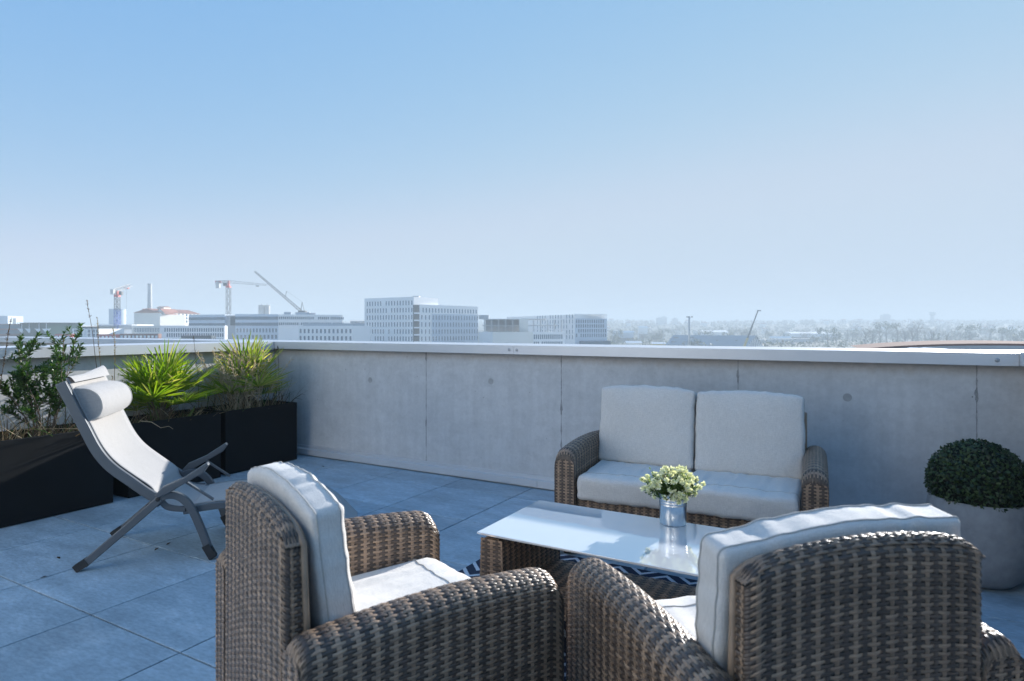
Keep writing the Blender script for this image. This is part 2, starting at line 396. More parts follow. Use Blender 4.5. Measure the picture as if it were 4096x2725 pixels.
# ------------------------------------------------------------------ plants
def ribbon(mb, pts, ws, side, m=0, fold=0.0):
    """leaf blade along pts with half widths ws; side = across direction"""
    P=[]; n=len(pts)
    for i,(p,w_) in enumerate(zip(pts,ws)):
        d=(pts[min(i+1,n-1)]-pts[max(i-1,0)]).normalized()
        s=(side-d*side.dot(d)); s=s.normalized() if s.length>1e-5 else d.orthogonal().normalized()
        up=s.cross(d)
        P+=[p-s*w_+up*fold*w_, p, p+s*w_+up*fold*w_]
    F=[]
    for i in range(n-1):
        a=3*i; F+=[(a,a+1,a+4,a+3),(a+1,a+2,a+5,a+4)]
    mb.add(P,F,m)
def rv(r): return Vector((r.uniform(-1,1),r.uniform(-1,1),r.uniform(-1,1)))
def fanpalm(label, base, seed, nf, h, spread, oldfrac):
    r=random.Random(seed)
    root=thing('fan_palm',label,'palm',base,0,'fan palms in the planters')
    tr=MB(); tr.tube([(0,0,-.02),(.005,0,.06),(0,.005,.14)],[.05,.055,.035],10)
    for k in range(60):
        a=r.uniform(0,6.28); z=r.uniform(.0,.14); p=Vector((.05*math.cos(a),.05*math.sin(a),z))
        ribbon(tr,[p,p+Vector((math.cos(a)*.03,math.sin(a)*.03,.05)),p+Vector((math.cos(a)*.06,math.sin(a)*.06,.05+r.uniform(0,.05)))],[.006,.004,.001],rv(r))
    tr.build('trunk',M['palm_trunk'],root,smooth=True)
    for k in range(nf):
        a=6.283*k/nf*2.618+r.uniform(-.3,.3); q=k/nf
        el=R(82-62*q**.9)+r.uniform(-.12,.12)
        L=h*(.55+.25*r.random())*(1-.18*q)
        d=Vector((math.cos(a)*math.cos(el)*spread,math.sin(a)*math.cos(el)*spread,math.sin(el))).normalized()
        mb=MB(); b0=Vector((0,0,.10)); tip=b0+d*L*.62+Vector((0,0,-.05*q))
        mid=(b0+tip)/2+Vector((0,0,.03))
        mb.tube([b0,mid,tip],[.007,.005,.004],5)
        side=d.cross(Vector((0,0,1)));
        side=side.normalized() if side.length>.05 else Vector((1,0,0))
        nrm=side.cross(d)
        nb=r.randint(17,22); BL=h*(.42+.1*r.random())
        # droop of the whole fan
        axis=(d+Vector((0,0,-.10*q))).normalized()
        for i in range(nb):
            f=(i/(nb-1)-.5)*2; ang=f*R(88)+r.uniform(-.04,.04)
            bd=(axis*math.cos(ang)+side*math.sin(ang)+nrm*(.22*f*f+r.uniform(-.06,.06))).normalized()
            bl=BL*(1-.28*abs(f)**2)*r.uniform(.9,1.06)
            pts=[]
            bend=r.uniform(.02,.10)
            for s_ in (0,.3,.6,.85,1.0):
                pts.append(tip+bd*bl*s_+Vector((0,0,-bend*bl*s_*s_)))
            if r.random()<.2: pts[-1]=pts[-2]+Vector((0,0,-.15*bl))+rv(r)*.01
            wv=h*.011
            ribbon(mb,pts,[wv*.5,wv*.95,wv,wv*.6,wv*.08],bd.cross(nrm)+rv(r)*.25,0 if r.random()>oldfrac else 1,.45)
        mb.build('frond',[M['palm_leaf'],M['palm_old']],root)
    return root
fanpalm('bright green fan palm in the middle black planter behind the sling chair',TN(-4.62,2.76,SOILZ),3,26,.60,1.15,.12)
fanpalm('yellowing fan palm tangled with straw in the corner planter',TN(-4.64,3.50,SOILZ),11,15,.66,1.0,.55)

# leafy shrub in the near planter
def shrub(label, base, seed):
    r=random.Random(seed); root=thing('leafy_shrub',label,'shrub',base)
    st=MB(); lf=MB()
    def leaf(p,d,L):
        d=d.normalized(); s=d.cross(Vector((r.uniform(-1,1),r.uniform(-1,1),1.5)))
        s=s.normalized() if s.length>1e-3 else d.orthogonal()
        pts=[p+d*L*x+Vector((0,0,-.1*L*x*x)) for x in (0,.3,.65,1)]
        ribbon(lf,pts,[.0015,L*.15,L*.13,.001],s,0,.3)
    def grow(p,d,L,rad,depth):
        n=6; pts=[p]; q=p.copy(); dd=d.copy()
        for i in range(n):
            dd=(dd+rv(r)*.13+Vector((0,0,.06))).normalized(); q=q+dd*L/n; pts.append(q.copy())
        st.tube(pts,[rad*(1-.6*i/n) for i in range(n+1)],5)
        for i in range(1 if depth<2 else 0,n+1):
            if depth<2 and i>=2 and r.random()<.9:
                sd=(dd+rv(r)*.9); sd.z=abs(sd.z)*.6+.35
                grow(pts[i],sd.normalized(),L*r.uniform(.3,.5),rad*.55,depth+1)
            if depth>=1:
                for s_ in range(3):
                    a=r.uniform(0,6.28); o_=dd.orthogonal().normalized(); o2=dd.cross(o_)
                    leaf(pts[i],dd*.8+(o_*math.cos(a)+o2*math.sin(a))*.8,r.uniform(.026,.042))
        for s_ in range(4): leaf(pts[-1],dd+rv(r)*.6,r.uniform(.025,.038))
    for k in range(7):
        a=r.uniform(0,6.28); d=Vector((math.cos(a)*.33,math.sin(a)*.33,1)).normalized()
        grow(Vector((math.cos(a)*.03,math.sin(a)*.03,0)),d,r.uniform(.36,.52),.006,0)
    st.build('stems',M['twig'],root,smooth=True); lf.build('foliage',M['shrub_leaf'],root)
shrub('dark green leafy shrub with upright shoots in the near black planter',TN(-4.62,2.00,SOILZ),5)

# dry grass, weeds and tall seed stalks
def drystuff(name,label,t0,t1,n0,n1,cnt,hmin,hmax,seed,mats,lean=.5,wd=.0019):
    r=random.Random(seed); mb=MB()
    for k in range(cnt):
        p=TN(r.uniform(t0,t1),r.uniform(n0,n1),SOILZ+.01); h=hmin+(hmax-hmin)*r.random()**1.8
        d=Vector((r.gauss(0,lean),r.gauss(0,lean),1)).normalized(); pts=[p]; q=p.copy(); cv=rv(r)*.5; cv.z=-abs(cv.z)*.8
        for i in range(5):
            d=(d+cv*.22+rv(r)*.12).normalized(); q=q+d*h/5; pts.append(q.copy())
        ww=wd*r.uniform(.6,1.8)
        ribbon(mb,pts,[ww,ww,ww*.9,ww*.8,ww*.6,ww*.2],rv(r),r.randint(0,len(mats)-1),.2)
    o=mb.build(name,mats); return tag(o,label,'grass',None,'stuff')
drystuff('dry_grass','tangle of dry brown grass and weeds round the shrub stems',-4.80,-4.44,1.64,2.28,340,.06,.34,21,[M['straw'],M['straw_dark'],M['straw_dark'],M['weed']])
drystuff('dry_grass','thin dry grass on the soil under the bright palm',-4.80,-4.44,2.45,3.09,260,.05,.24,22,[M['straw'],M['straw_dark'],M['straw_dark'],M['weed']],.7)
drystuff('dry_grass','thick dry grass round the foot of the corner palm',-4.80,-4.46,3.21,3.86,420,.06,.36,23,[M['straw'],M['straw_dark'],M['straw_dark'],M['weed']],.45)
# feathery straw tuft over the corner palm
def plume(mb,p,d,L,r,m=0,dens=1.0):
    pts=[p]; q=p.copy(); dd=d.normalized()
    for i in range(10):
        dd=(dd+rv(r)*.05+Vector((0,0,-.015))).normalized(); q=q+dd*L/10; pts.append(q.copy())
    mb.tube(pts,[.0022*(1-.06*i) for i in range(11)],4,m)
    for i in range(5,11):
        for k in range(int(7*dens)):
            b=pts[i]+(pts[min(i,10)]-pts[i-1])*r.uniform(-1,0); e=(dd*1.1+rv(r)*1.0).normalized()*r.uniform(.02,.06)*(1.2-.06*i)
            ribbon(mb,[b,b+e*.5+rv(r)*.006,b+e],[.0013,.0026,.0008],rv(r),m)
r=random.Random(31); mb=MB()
for k in range(95):
    p=TN(-4.53+r.uniform(-.10,.07),3.42+r.uniform(-.14,.14),SOILZ)
    plume(mb,p,Vector((r.gauss(0,.27),r.gauss(0,.27),1)),r.uniform(.34,.60),r)
o=mb.build('feather_grass',M['straw']); tag(o,'pale feathery dry grass tuft tangled in the corner palm','grass')
def stalk(label,p,H,lean,seed,dark=False,head=.32):
    r=random.Random(seed); mb=MB(); d=Vector((lean[0],lean[1],1)).normalized(); pts=[p]; q=p.copy()
    for i in range(14):
        d=(d+rv(r)*.035).normalized(); q=q+d*H/14; pts.append(q.copy())
    mb.tube(pts,[.0032*(1-.045*i) for i in range(15)],5)
    for i in range(4,15):
        f=i/14
        if f<1-head and r.random()<.75: continue
        for k in range(13 if f>1-head else 2):
            b=pts[i]+(pts[i]-pts[i-1])*r.uniform(-1,0); e=(d*.9+rv(r)*.8).normalized()*r.uniform(.006,.017)
            ribbon(mb,[b,b+e*.5,b+e],[.0012,.0026,.0006],rv(r))
    o=mb.build('seed_stalk',M['straw_dark'] if dark else M['stalk_pale']); tag(o,label,'dry stalk','tall dry seed stalks rising from the planters')
def at(x,t_,off=0):
    """planter point with given terrace t and photo column"""
    r_=(x-2048)/2520; n_=t_*(.4993*r_+.8664)/(.8664*r_-.4993); return TN(t_,n_,SOILZ)
stalk('tall brown seed stalk at the left edge, leaning right above the parapets',at(-30,-4.60),.80,(.10,.0),41,True,.55)
stalk('shorter brown seed stalk at the left edge between shrub and frame',at(20,-4.50),.55,(-.12,0),42,False,.5)
stalk('dark seed stalk just right of the leafy shrub',at(262,-4.72),.66,(.02,0),43,True,.45)
stalk('tallest thin stalk, standing left of the bright palm up to the skyline',at(405,-4.76),.93,(0,0),44,True,.14)
stalk('thin straw stalk just right of the tallest thin stalk',at(424,-4.78),.80,(0,0),45,False,.3)
stalk('straw stalk with a pale fluffy head close to the palm fronds',at(450,-4.77),.72,(0,0),46,False,.35)
stalk('leaning straw stalk bending over the left fronds of the bright palm',at(395,-4.56),.40,(.28,.1),47,False,.5)
stalk('bare dark stalk between the two fan palms',at(795,-4.80),.66,(.0,0),48,True,.05)
stalk('bare dark stalk right of the corner palm against the concrete',at(1118,-4.79),.56,(.0,0),49,True,.05)
# a few long straw blades and green sprouts lying over the rims
mb=MB(); r=random.Random(51)
mb.tube([at(330,-4.42)+Vector((-.3,-.1,.09)),at(330,-4.40)+Vector((-.1,-.02,.085)),at(330,-4.38)+Vector((.05,.03,.075))],.0022,5)
o=mb.build('dry_stem',M['straw']); tag(o,'pale dry stem lying along the rim of the near planter','dry stem')
mb=MB(); b0=at(560,-4.43)
mb.tube([b0+Vector((0,0,.08)),b0+Vector((.08,0,.072)),b0+Vector((.14,.01,.03)),b0+Vector((.19,.02,.04)),b0+Vector((.22,.02,.02))],[.003,.0025,.0018,.0014,.001],5)
o=mb.build('dry_stem',M['straw']); tag(o,'curled dry stem hanging over the front of the middle planter','dry stem')
mb=MB(); b0=at(1070,-4.50)
mb.tube([b0,b0+Vector((.06,.02,.12)),b0+Vector((.15,.03,.20)),b0+Vector((.24,.05,.27))],[.002,.002,.0015,.001],5)
o=mb.build('dry_stem',M['straw']); tag(o,'long straw stem leaning right out of the corner planter','dry stem')
mb=MB(); b0=at(1150,-4.52)
mb.tube([b0+Vector((0,0,.04)),b0+Vector((.06,.02,.10)),b0+Vector((.12,.02,.14)),b0+Vector((.15,.02,.13))],[.003,.0028,.002,.001],5)
mb.tube([b0+Vector((.06,.02,.10)),b0+Vector((.09,.01,.10)),b0+Vector((.13,.0,.09))],[.002,.0016,.001],5)
o=mb.build('dry_stem',M['twig']); tag(o,'dark forked twig at the right end of the corner planter','dry stem')
mb=MB(); b0=at(735,-4.47)
ribbon(mb,[b0,b0+Vector((.03,0,.06)),b0+Vector((.06,.01,.11)),b0+Vector((.08,.01,.15))],[.012,.014,.01,.001],Vector((0.3,.2,1)),0,.3)
o=mb.build('weed_leaf',M['weed']); tag(o,'broad green weed leaf at the rim right of the bright palm','weed')

# ------------------------------------------------------------------ wicker
UP,VP=.0205,.0079
def weave(S,U,V,flip=1,amp=.0016,up=UP,vp=VP):
    """basket weave over the surface S(u,v): strips along u, stakes along v. returns V,F,mi"""
    nu=max(4,int(round(U/up))); up=U/nu; nv=max(3,int(round(V/vp))); vp=V/nv
    def nor(u,v):
        e=.0008
        du=S(np.clip(u+e,0,U),v)-S(np.clip(u-e,0,U),v); dv=S(u,np.clip(v+e,0,V))-S(u,np.clip(v-e,0,V))
        n=np.cross(du,dv); l=np.linalg.norm(n,axis=-1,keepdims=True); return flip*n/np.maximum(l,1e-9)
    outV=[];outF=[];outM=[];base=0
    # strips
    K=nu*4+1; us=np.linspace(0,U,K); js=np.arange(nv)
    prof=[(-.48,-.0010),(-.30,.0002),(.30,.0002),(.48,-.0010)]
    uu,jj=np.meshgrid(us,js); vc=(jj+.5)*vp+vp*(.10*np.sin(uu*31+jj*2.3)+.08*np.sin(uu*83+jj*5.1))
    rg=np.random.RandomState(nu*97+nv); ph=np.interp(us,np.arange(nu+1)*up,rg.uniform(-.09,.09,nu+1))
    off=amp*np.cos(np.pi*(uu/up+ph[None,:]*0)+np.pi*jj)*(1+.35*np.sin(uu*47+jj*3.7))
    off=np.sign(off)*np.abs(off)**.55*amp**.45
    n=nor(uu,vc); rows=[]
    for a,h in prof:
        vv=np.clip(vc+a*vp*.97,0,V)
        rows.append(S(uu,vv)+n*(off+h)[...,None])
    A=np.stack(rows,2); q=len(prof)
    idx=np.arange(nv*K*q).reshape(nv,K,q)
    f=np.stack([idx[:,:-1,:-1],idx[:,1:,:-1],idx[:,1:,1:],idx[:,:-1,1:]],-1).reshape(-1,4)
    outV.append(A.reshape(-1,3)); outF.append(f+base); outM.append(np.repeat(js%2,(K-1)*(q-1))); base+=nv*K*q
    # stakes
    K=nv*2+1; vs=np.linspace(0,V,K); is_=np.arange(nu+1)
    vv,ii=np.meshgrid(vs,is_); uc=np.clip(ii*up,.001,U-.001)
    off=-.55*amp*np.cos(np.pi*(vv/vp-.5)+np.pi*ii)
    n=nor(uc,vv); rows=[]
    for a,h in ((-.17,-.0008),(0,.0004),(.17,-.0008)):
        rows.append(S(np.clip(uc+a*up*1.5,0,U),vv)+n*(off+h)[...,None])
    A=np.stack(rows,2); q=3
    idx=np.arange((nu+1)*K*q).reshape(nu+1,K,q)
    f=np.stack([idx[:,:-1,:-1],idx[:,:-1,1:],idx[:,1:,1:],idx[:,1:,:-1]],-1).reshape(-1,4)
    outV.append(A.reshape(-1,3)); outF.append(f+base); outM.append(np.repeat(is_%2,(K-1)*(q-1))); base+=(nu+1)*K*q
    # dark backing just behind, its colour stands for the shade in the gaps
    gu=np.linspace(0,U,max(6,nu//2)); gv=np.linspace(0,V,max(6,nv//3)); uu,vv=np.meshgrid(gu,gv)
    A=S(uu,vv)-nor(np.clip(uu,.001,U-.001),np.clip(vv,.001,V-.001))*.0052
    idx=np.arange(A.shape[0]*A.shape[1]).reshape(A.shape[:2])
    f=np.stack([idx[:-1,:-1],idx[:-1,1:],idx[1:,1:],idx[1:,:-1]],-1).reshape(-1,4)
    outV.append(A.reshape(-1,3)); outF.append(f+base); outM.append(np.full(len(f),2))
    return np.concatenate(outV),np.concatenate(outF),np.concatenate(outM)
def woven(name,patches,parent):
    Vs=[];Fs=[];Ms=[];b=0
    for v,f,m_ in patches: Vs.append(v);Fs.append(f+b);Ms.append(m_);b+=len(v)
    return mesh_np(name,np.concatenate(Vs),np.concatenate(Fs),np.concatenate(Ms),[M['wl'],M['wd'],M['wb']],parent)
def st3(x,y,z): return np.stack(np.broadcast_arrays(x,y,z),-1).astype(float)

ARM_T=.105
def arm_patches(cx,L=.67,zpk=.566):
    a=ARM_T/2; rf=.05
    def ztop(y):
        z=zpk-.20*(y-.32)**2
        d=np.clip(y-(L-rf),0,rf); z=z-(rf-np.sqrt(np.maximum(rf*rf-d*d,0)))
        d=np.clip(.03-y,0,.03); return z-(.03-np.sqrt(np.maximum(.0009-d*d,0)))
    z0=.02; Hs=zpk-a-z0; V=2*Hs+math.pi*a
    def S(u,v):
        h=ztop(u)-a; Hh=h-z0; s=v/V*(2*Hh+math.pi*a)
        ang=np.clip((s-Hh)/a,0,math.pi)
        x=a*np.cos(ang); z=np.where(s<Hh,z0+s,np.where(s>Hh+math.pi*a,h-(s-Hh-math.pi*a),h+a*np.sin(ang)))
        return st3(cx+x,u,z)
    P=[weave(S,L,V,flip=1)]
    def face(y0,fl_):
        Hf=float(ztop(np.array(L if y0>.1 else 0.0)))-z0
        def Sf(u,v):
            # rounded top: shrink width near top
            zz=z0+v; k=np.clip((v-(Hf-a*.55))/(a*.55),0,1); ww=1-.55*(1-np.sqrt(1-k*k*.98))
            return st3(cx+(u-a)*ww,np.full_like(u*1.0,y0),zz)
        return weave(Sf,2*a,Hf,flip=fl_)
    P.append(face(L,-1)); P.append(face(.0,1))
    return P
def back_patches(W,top0=.745,arch=.026,th=.07):
    h=W/2
    def top(x): return top0+arch*(1-(x/h)**2)-.018*np.abs(x/h)**14
    z0=.03; V=top0-z0; rc=.022
    Ls=[th-rc, math.pi/2*rc, W-2*rc, math.pi/2*rc, th-rc]; cs=np.cumsum([0]+Ls); U=cs[-1]
    def plan(u):
        x=np.zeros_like(u); y=np.zeros_like(u)
        m_=u<=cs[1]; x=np.where(m_,-h,x); y=np.where(m_,th-u,y)
        m_=(u>cs[1])&(u<=cs[2]); a=(u-cs[1])/rc; x=np.where(m_,-h+rc-rc*np.cos(a),x); y=np.where(m_,rc-rc*np.sin(a),y)
        m_=(u>cs[2])&(u<=cs[3]); x=np.where(m_,-h+rc+(u-cs[2]),x); y=np.where(m_,0,y)
        m_=(u>cs[3])&(u<=cs[4]); a=(u-cs[3])/rc; x=np.where(m_,h-rc+rc*np.sin(a),x); y=np.where(m_,rc-rc*np.cos(a),y)
        m_=u>cs[4]; x=np.where(m_,h,x); y=np.where(m_,rc+(u-cs[4]),y)
        return x,y
    def S(u,v):
        u=np.asarray(u,float); x,y=plan(u); T=top(x)-.012
        z=z0+v/V*(T-z0); k=np.clip((v-(V-.02))/.02,0,1)
        y=y+np.where((u>cs[2])&(u<cs[3]),.012*k*k,0)
        y=y*np.where(y>rc,1-.42*np.clip(z/top0,0,1),1); return st3(x,y,z)
    P=[weave(S,U,V,flip=1)]
    xs=np.linspace(-h,h,50); Ua=float(np.sum(np.hypot(np.diff(xs),np.diff(top(xs)))))
    def St(u,v):
        x=(-h+u/Ua*W)*1.012; q=v/(th+.012)
        return st3(x,.004+q*(th*.58-.004),top(np.clip(x,-h,h))-.012+.016*np.sin(np.pi*q)*(1-np.clip(np.abs(x)/h,0,1)**8))
    P.append(weave(St,Ua,th+.012,flip=1))
    def Sf(u,v):
        x=-h+u; T=top(x)-.012
        return st3(x,th*(1-.42*(z0+v)/top0),z0+v/V*(T-z0))
    P.append(weave(Sf,W,V,flip=-1,vp=.012,up=.03))
    return P
def seat_frame(W,parent,y1=.63,zt=.285):
    def Sf(u,v): return st3(-W/2+u,np.full_like(u*1.0,y1),.03+v)
    def Sb(u,v): return st3(-W/2+u,.075+v,np.full_like(u*1.0,zt))
    return woven('seat_frame',[weave(Sf,W,zt-.03,flip=-1),weave(Sb,W,y1-.075,flip=1,vp=.016,up=.037)],parent)
def wicker_seat(name,label,cat,loc,rz,ax,wback,group=None):
    r_=thing(name,label,cat,loc,rz,group)
    for s in (-1,1): woven('arm',arm_patches(s*ax),r_)
    woven('back_panel',back_patches(wback),r_)
    h_=wback/2; pts=[(-h_,.07-.029*z/.745,z) for z in (.03,.25,.5,.715)]+[(x,.0415-.002*0,.745+.026*(1-(x/h_)**2)-.012-.018*abs(x/h_)**14) for x in np.linspace(-h_*.985,h_*.985,24)]+[(h_,.07-.029*z/.745,z) for z in (.715,.5,.25,.03)]
    MB().tube(pts,.0075,8).build('edge_binding',M['wl'],r_,smooth=True)
    seat_frame(2*(ax-ARM_T/2),r_)
    for sx_ in (-1,1):
        for y in (.05,.62):
            MB().lathe([(.02,0),(.02,.022),(0,.022)],12).build('foot',M['rubber'],r_,loc=(sx_*ax,y,0))
    return r_
LCH=Vector((-.625,1.50,0)); LRZ=-R(53.5)
RCH=Vector((.672,1.168,0)); RRZ=R(14.5)
wicker_seat('wicker_armchair','brown wicker armchair at lower left, its back turned to the potted palms','armchair',LCH,LRZ,.315,.525,'wicker armchairs in the foreground')
wicker_seat('wicker_armchair','brown wicker armchair at lower right with its full woven back to the viewer','armchair',RCH,RRZ,.315,.535,'wicker armchairs in the foreground')
# sofa: front left corner (.218,3.256), faces the camera
SRZ=math.pi-R(25.7); SOF=Vector((.218,3.256,0))+Vector((.9007,-.434,0))*.635+Vector((.434,.9007,0))*.67
wicker_seat('wicker_sofa','two seat brown wicker sofa against the concrete wall','sofa',SOF,SRZ,.58,1.07)

# ------------------------------------------------------------------ cushions
def cushion(name,label,W,D,H,parent_m,arch=0,r=.035,bulge=.015,seed=0,group=None,pipes=True,wr=.004,tab=False,zs=1.0):
    """W along x, D (thickness) along y, H along z"""
    nx,ny,nz=48,10,36
    Vt={};verts=[];faces=[]
    half=Vector((W/2,D/2,H/2))
    def fpos(p):
        q=Vector((max(-half.x+r,min(half.x-r,p.x)),max(-half.y+r,min(half.y-r,p.y)),max(-half.z+r,min(half.z-r,p.z))))
        d=p-q
        if d.length>1e-9: p=q+d.normalized()*r
        u_=p.x/half.x; w_=p.z/half.z; v_=p.y/half.y
        p=p.copy()
        p.y+=v_*bulge*(1-u_**4)*(1-w_**4)
        p.z+=(arch*(1-u_*u_))*(w_+1)/2
        # pulled edges and folds
        s1=noise.noise((p.x*9+seed*7.3,p.y*14,p.z*9))*wr
        s2=noise.noise((p.x*30+seed,p.y*6,seed*1.7+p.z*7))*wr*1.5*max(0,abs(w_))**4
        s3=noise.noise((p.x*7,p.y*6+seed,p.z*30))*wr*1.3*max(0,abs(u_))**4
        nd_=Vector((u_**3,v_**3,w_**3)); nd_=nd_.normalized() if nd_.length>1e-6 else Vector((0,1,0))
        return p+nd_*(s1+s2+s3)
    def vid(i,j,k):
        key=(i,j,k)
        if key not in Vt:
            Vt[key]=len(verts)
            cs=lambda a,n:(-math.cos(math.pi*a/n)*.5+(2*a/n-1)*.5)
            verts.append(fpos(Vector((half.x*cs(i,nx),half.y*cs(j,ny),half.z*cs(k,nz)))))
        return Vt[key]
    for i in range(nx):
        for k in range(nz):
            faces.append((vid(i,0,k),vid(i+1,0,k),vid(i+1,0,k+1),vid(i,0,k+1))); faces.append((vid(i,ny,k),vid(i,ny,k+1),vid(i+1,ny,k+1),vid(i+1,ny,k)))
    for i in range(nx):
        for j in range(ny):
            faces.append((vid(i,j,0),vid(i,j+1,0),vid(i+1,j+1,0),vid(i+1,j,0))); faces.append((vid(i,j,nz),vid(i+1,j,nz),vid(i+1,j+1,nz),vid(i,j+1,nz)))
    for j in range(ny):
        for k in range(nz):
            faces.append((vid(0,j,k),vid(0,j,k+1),vid(0,j+1,k+1),vid(0,j+1,k))); faces.append((vid(nx,j,k),vid(nx,j+1,k),vid(nx,j+1,k+1),vid(nx,j,k+1)))
    rt=thing(name,label,'cushion',(0,0,0),0,group)
    mb=MB(); mb.add(verts,faces); cv=mb.build('cover',M['cushion'],rt,smooth=True)
    if pipes:
        for j in (1,ny-1):
            jj=2 if j==1 else ny-2
            loop=[(i,0) for i in range(nx)]+[(nx,k) for k in range(nz)]+[(i,nz) for i in range(nx,0,-1)]+[(0,k) for k in range(nz,0,-1)]
            pts=[]
            for i,k in loop:
                key=(i,jj,k)
                if key in Vt:
                    p=verts[Vt[key]].copy()
                    d=Vector((p.x/half.x,0,p.z/half.z)); pts.append(p+d.normalized()*.0008)
            pts.append(pts[0])
            MB().tube(pts,.0019,6,cap=False).build('piping',M['piping'],rt,smooth=True)
    if tab: MB().box((-W/2-.004,-D*.1,H*.33),(.012,.03,.05)).build('leather_tab',M['leather'],rt,bevel=.001)
    return rt
def place(o,root_loc,root_rz,local,rx=0,ry=0,rz=0):
    m_=Matrix.Translation(root_loc)@Matrix.Rotation(root_rz,4,'Z')@Matrix.Translation(local)@Matrix.Rotation(rz,4,'Z')@Matrix.Rotation(rx,4,'X')@Matrix.Rotation(ry,4,'Y')
    o.matrix_world=m_
    o.location,q,_=m_.decompose(); o.rotation_mode='XYZ'; o.rotation_euler=q.to_euler()
SEATC='pale seat cushions on the wicker seats'; BACKC='pale back cushions on the wicker seats'
o=cushion('seat_cushion','pale seat cushion of the lower left armchair, half in sunlight',.53,.545,.125,0,0,.03,.008,1,SEATC); place(o,LCH,LRZ,(0,.375,.352))
o=cushion('back_cushion','pale back cushion leaning in the lower left armchair, its rounded rear top lit',.53,.075,.395,0,.04,.016,.008,2,BACKC,wr=.004); place(o,LCH,LRZ,(0,.118,.580),rx=R(7))
o=cushion('seat_cushion','pale sunlit seat cushion of the lower right armchair, mostly hidden by its arm',.53,.545,.125,0,0,.03,.008,3,SEATC); place(o,RCH,RRZ,(0,.375,.352))
o=cushion('back_cushion','pale wrinkled back cushion showing above the lower right wicker back',.555,.085,.40,0,.020,.014,.006,4,BACKC,wr=.0035); place(o,RCH,RRZ,(-.002,.118,.573),rx=R(8),ry=R(-2.2))
for sx_,a_,b_ in ((1,'left','with a leather tab'),(-1,'right','beside the wall joint')):
    o=cushion('seat_cushion','shaded seat cushion on the %s half of the wicker sofa'%a_,.525,.56,.135,0,0,.030,.010,5+sx_,SEATC,wr=.005); place(o,SOF,SRZ,(sx_*.264,.385,.352),rz=R(1.0*sx_))
    o=cushion('back_cushion','shaded back cushion on the %s half of the wicker sofa %s'%(a_,b_),.525,.115,.415,0,.02,.018,.020,9+sx_,BACKC,wr=.0035,tab=(sx_==1)); place(o,SOF,SRZ,(sx_*.268,.185,.612-(.0 if sx_==1 else .006)),rx=R(10),rz=R(180)*0+R(-1.5*sx_))

# ------------------------------------------------------------------ coffee table
# near left corner (t=-1.26,n=1.93), 1.02 m long, .5 deep
TL,TW,TH=1.02,.495,.42
TC=TN(-1.262+TL/2,1.932+TW/2)
tb=thing('coffee_table','low wicker coffee table with glossy pale glass top between the seats','table',TC,ANG)
g=MB().box((0,0,TH-.004),(TL,TW,.008)); g.build('glass_top',M['glass_top'],tb,bevel=.0015)
for s in (-1,1):
    a=.045; Hp=TH-.012
    def Se(u,v,s=s):
        Vt_=2*(Hp-.03)+math.pi*.03+.03
        x=np.interp(v/Vt_,[0,.42,.47,.53,.58,1],[-a*1.25,-a,-a*.6,a*.6,a,a*1.25]); z=np.interp(v/Vt_,[0,.42,.47,.53,.58,1],[.01,Hp-.035,Hp-.006,Hp-.006,Hp-.035,.01])
        return st3(s*(TL/2-.055)+x*1.0,-TW/2+.012+u,z)
    Vt_=2*(Hp-.03)+math.pi*.03+.03
    P=[weave(Se,TW-.024,Vt_,flip=-1)]
    for yy_,fl_ in ((-TW/2+.012,-1),(TW/2-.012,1)):
        def Sc(u,v,s=s,yy_=yy_): 
            k=1.25-.25*v/(Hp-.02)
            return st3(s*(TL/2-.055)+(u-a)*k,np.full_like(u*1.0,yy_),.01+v)
        P.append(weave(Sc,2*a,Hp-.02,flip=-fl_))
    woven('end_panel',P,tb)
def Ss(u,v): return st3(-TL/2+.10+u,-TW/2+.03+v,np.full_like(u*1.0,.205))
def Ss2(u,v): return st3(-TL/2+.10+u,np.full_like(u*1.0,-TW/2+.03),.16+v)
woven('shelf',[weave(Ss,TL-.2,TW-.09,flip=1,vp=.0105,up=.021),weave(Ss2,TL-.2,.045,flip=1)],tb)
# rug
ru=MB(); ru.box((0,0,.006),(1.75,1.15,.008)); o=ru.build('rug',M['rug'],loc=TN(-.84,2.35),rz=ANG,bevel=.002); tag(o,'navy outdoor rug with white chevron lines under the coffee table','rug')
# flower bucket
PB=px(2695,1,0); k=(EYE-TH)/((2109-1313)/2520); PB=Vector(((2692-2048)/2520*k*1.0,k+.045,TH)); PB.x=(2692-2048)/2520*PB.y
pot=thing('flower_pot','small ribbed zinc bucket standing on the glass table','pot',PB)
prof=[(0,.001),(.043,.001),(.0445,.004),(.0450,.035),(.0465,.068),(.0480,.070),(.0465,.072),(.0468,.077),(.0493,.079),(.0475,.082),(.048,.087),(.0505,.089),(.0485,.092),(.0495,.104),(.0515,.106),(.0527,.108),(.0515,.110),(.0475,.109),(.046,.09),(.04,.085),(0,.085)]
MB().lathe(prof,56).build('bucket',M['zinc'],pot,smooth=True); pot.scale=(1.1,1.1,1.08)
r=random.Random(77); fp=thing('flowering_plant','bushy green plant with small white flowers in the zinc bucket','plant',PB+Vector((0,0,.102)))
st=MB(); lf=MB(); fw_=MB()
def pleaf(mb,p,d,L,wd,m=0):
    s=d.cross(rv(r)); s=s.normalized() if s.length>1e-3 else d.orthogonal()
    ribbon(mb,[p,p+d*L*.5,p+d*L],[.0006,wd,.0006],s,m,.3)
